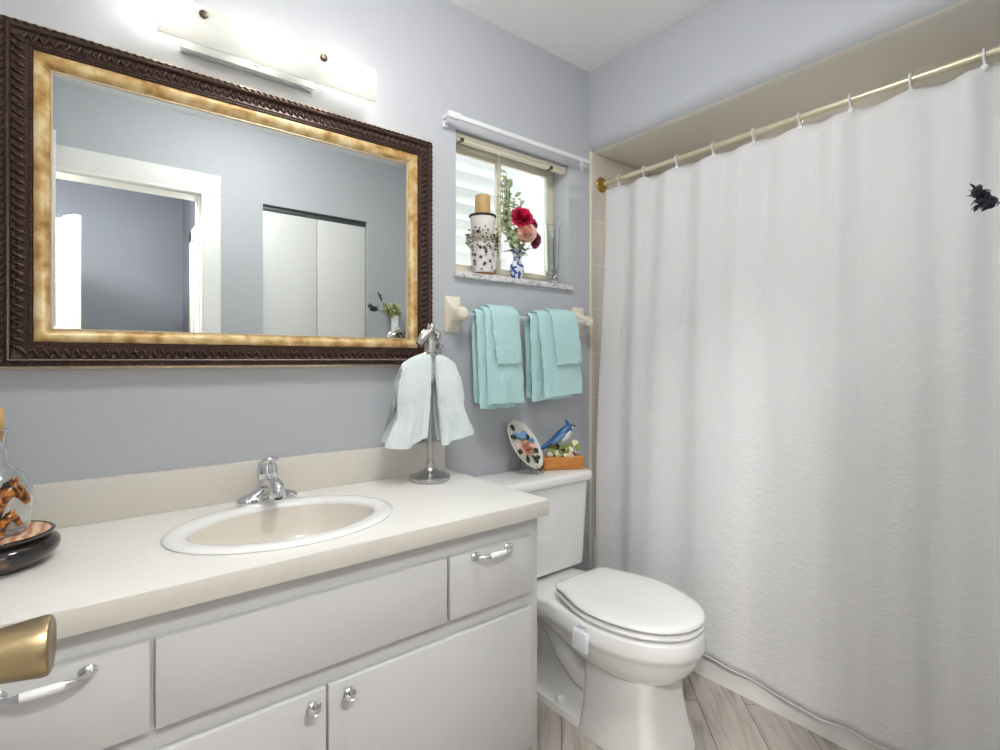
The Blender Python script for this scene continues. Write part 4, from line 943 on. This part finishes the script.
b = MB(); b.tube([F(.044, -.001, .157), F(.054, -.002, .154), F(.060, -.002, .152)], [.0045, .003, .0008], 8); b.ell(F(.038, -.0135, .158), .0025, 8, 6); b.tube([F(.031, -.013, .149), F(.036, -.013, .144), F(.040, -.008, .140)], .003, 6); b.build('beak', M['birdblack'], bd, smooth=60)

# ------------------------------------------------------------------ wall shelf with flower vase beside the camera (seen in the mirror)
t = thing('wall_shelf', 'narrow white wall shelf holding the flower vase beside the closet', 'shelf', (1.58, YF, 1.18))
b = MB(); b.box((1.515, YF + .001, 1.17), (1.66, YF + .095, 1.186), .003); b.build('board', M['white'], t)
for x in (1.535, 1.635):
    b = MB(); b.box((x - .006, YF + .001, 1.10), (x + .006, YF + .08, 1.1695), .003); b.build('bracket', M['white'], t)
QV = Vector((1.575, YF + .048, 1.1865))
t = thing('white_vase', 'slim white vase on the wall shelf, seen in the mirror', 'vase', QV)
b = MB(); b.lathe([(.002, .001), (.024, .001), (.026, .01), (.025, .10), (.024, .2), (.027, .27), (.024, .271), (.021, .2), (.002, .02)], QV, 28); b.build('body', M['china'], t)
mq = QV + Vector((0, 0, .25))
for c, lab, s_ in (((1.575, YF + .05, 1.515), 'white rose standing highest above the slim white vase', 1), ((1.545, YF + .04, 1.485), 'white rose low on the left of the slim white vase', 2)):
    t = thing('rose', lab, 'flower', c); b = MB(); b.flower(c, (-.2, .8, .5), .034, 5, s_); b.build('petals', M['ivorypetal'], t, smooth=180)
    b = MB(); stem(b, mq + Vector((.004 * s_, 0, 0)), Vector(c) - Vector((0, .01, .01))); b.build('stem', M['green'], t)
t = thing('foliage_spray', 'yellow green foliage arching from the slim white vase', 'foliage', mq); b = MB(); rnd = random.Random(6)
for k in range(40):
    d = Vector((rnd.uniform(-1.2, .5), rnd.uniform(-.15, .5), rnd.uniform(-.1, 1))); b.leaf(mq + Vector((0, 0, .02)) + d * rnd.uniform(.0, .06), d, (0, 1, .3), rnd.uniform(.03, .05), .014)
b.build('leaves', M['limegreen'], t, smooth=180)
rnd = random.Random(31)
def sprig(label, pts, n, spread):
    t = thing('lavender_sprig', label, 'dried flowers', pts[0], 'dried lavender in the slim white vase')
    b = MB(); b.tube([Vector(p) for p in pts], .0012, 6); b.build('stem', M['darkgreen'], t); b2 = MB()
    a_, c_ = Vector(pts[-2]), Vector(pts[-1])
    b2.tube([a_, c_], .003, 6)
    for k in range(n):
        q = k / (n - 1); p = a_.lerp(c_, q)
        d = (c_ - a_).normalized() * .7 + Vector((rnd.uniform(-1, 1), rnd.uniform(-1, 1), rnd.uniform(-1, 1))) * .8
        b2.leaf(p + Vector((rnd.uniform(-1, 1), rnd.uniform(-1, 1), rnd.uniform(-1, 1))) * spread, d, (rnd.uniform(-1, 1), rnd.uniform(-1, 1), 1), rnd.uniform(.012, .020), .008, .2, 3)
        b2.ell(p + Vector((rnd.uniform(-1, 1), rnd.uniform(-1, 1), rnd.uniform(-1, 1))) * spread * .6, (.0045, .0045, .0055), 6, 5)
    b2.build('florets', M['lav'], t)
sprig('dark dried lavender sprig reaching farthest left in front of the curtain', [mq, (1.50, -1.49, 1.47), (1.395, -1.392, 1.482), (1.338, -1.380, 1.497)], 26, .011)
sprig('dark dried lavender sprig lowest of those in front of the curtain', [mq, (1.50, -1.495, 1.46), (1.395, -1.397, 1.478), (1.350, -1.382, 1.476)], 22, .010)
sprig('dark dried lavender sprig reflected in the mirror high above the others', [mq, (1.50, -1.515, 1.50), (1.455, -1.45, 1.545), (1.43, -1.435, 1.58)], 12, .005)

# ------------------------------------------------------------------ added ceiling fill lamps (unseen, out of frame)
def dome(x, y, r, m_, lab):
    t = thing('fill_lamp', lab, 'ceiling light', (x, y, ZC))
    b = MB(); b.lathe([(.002, -.02), (r + .012, -.02), (r + .014, -.001), (.002, -.001)], (x, y, ZC), 36); b.build('mount', M['trimw'], t)
    b = MB(); b.lathe([(r * math.cos(a), -.02 - .075 * math.sin(a)) for a in [PI / 2 * k / 8 for k in range(8)]] + [(.003, -.095)], (x, y, ZC), 36); b.build('diffuser', m_, t)
dome(.66, -.86, .15, M['bath_fill'], 'added fill lamp on the bathroom ceiling')  # unseen lamp added as overhead fill for counter, walls and ceiling
dome(.17, -2.12, .15, M['hall_fill'], 'added fill lamp in the hall straight outside the bathroom door')  # unseen lamp added as frontal fill for the cabinet fronts
dome(-.85, -2.2, .20, M['hall_end_fill'], 'added fill lamp at the left end of the hall')  # unseen lamp added to brighten the lower curtain through the doorway

t = thing('alcove_fill_lamp', 'small added fill lamp inside the tub alcove', 'ceiling light', (2.34, -.8, ZS))  # unseen lamp added to lift the soffit underside and backlight the curtain
b = MB(); b.lathe([(.062, -.003), (.078, -.006), (.082, -.001), (.062, -.001)], (2.34, -.8, ZS), 32, cap=False); b.build('trim_ring', M['trimw'], t)
b = MB(); b.lathe([(.002, -.0035), (.062, -.0035), (.062, -.001), (.002, -.001)], (2.34, -.8, ZS), 32); b.build('lens', M['alcove_fill'], t)
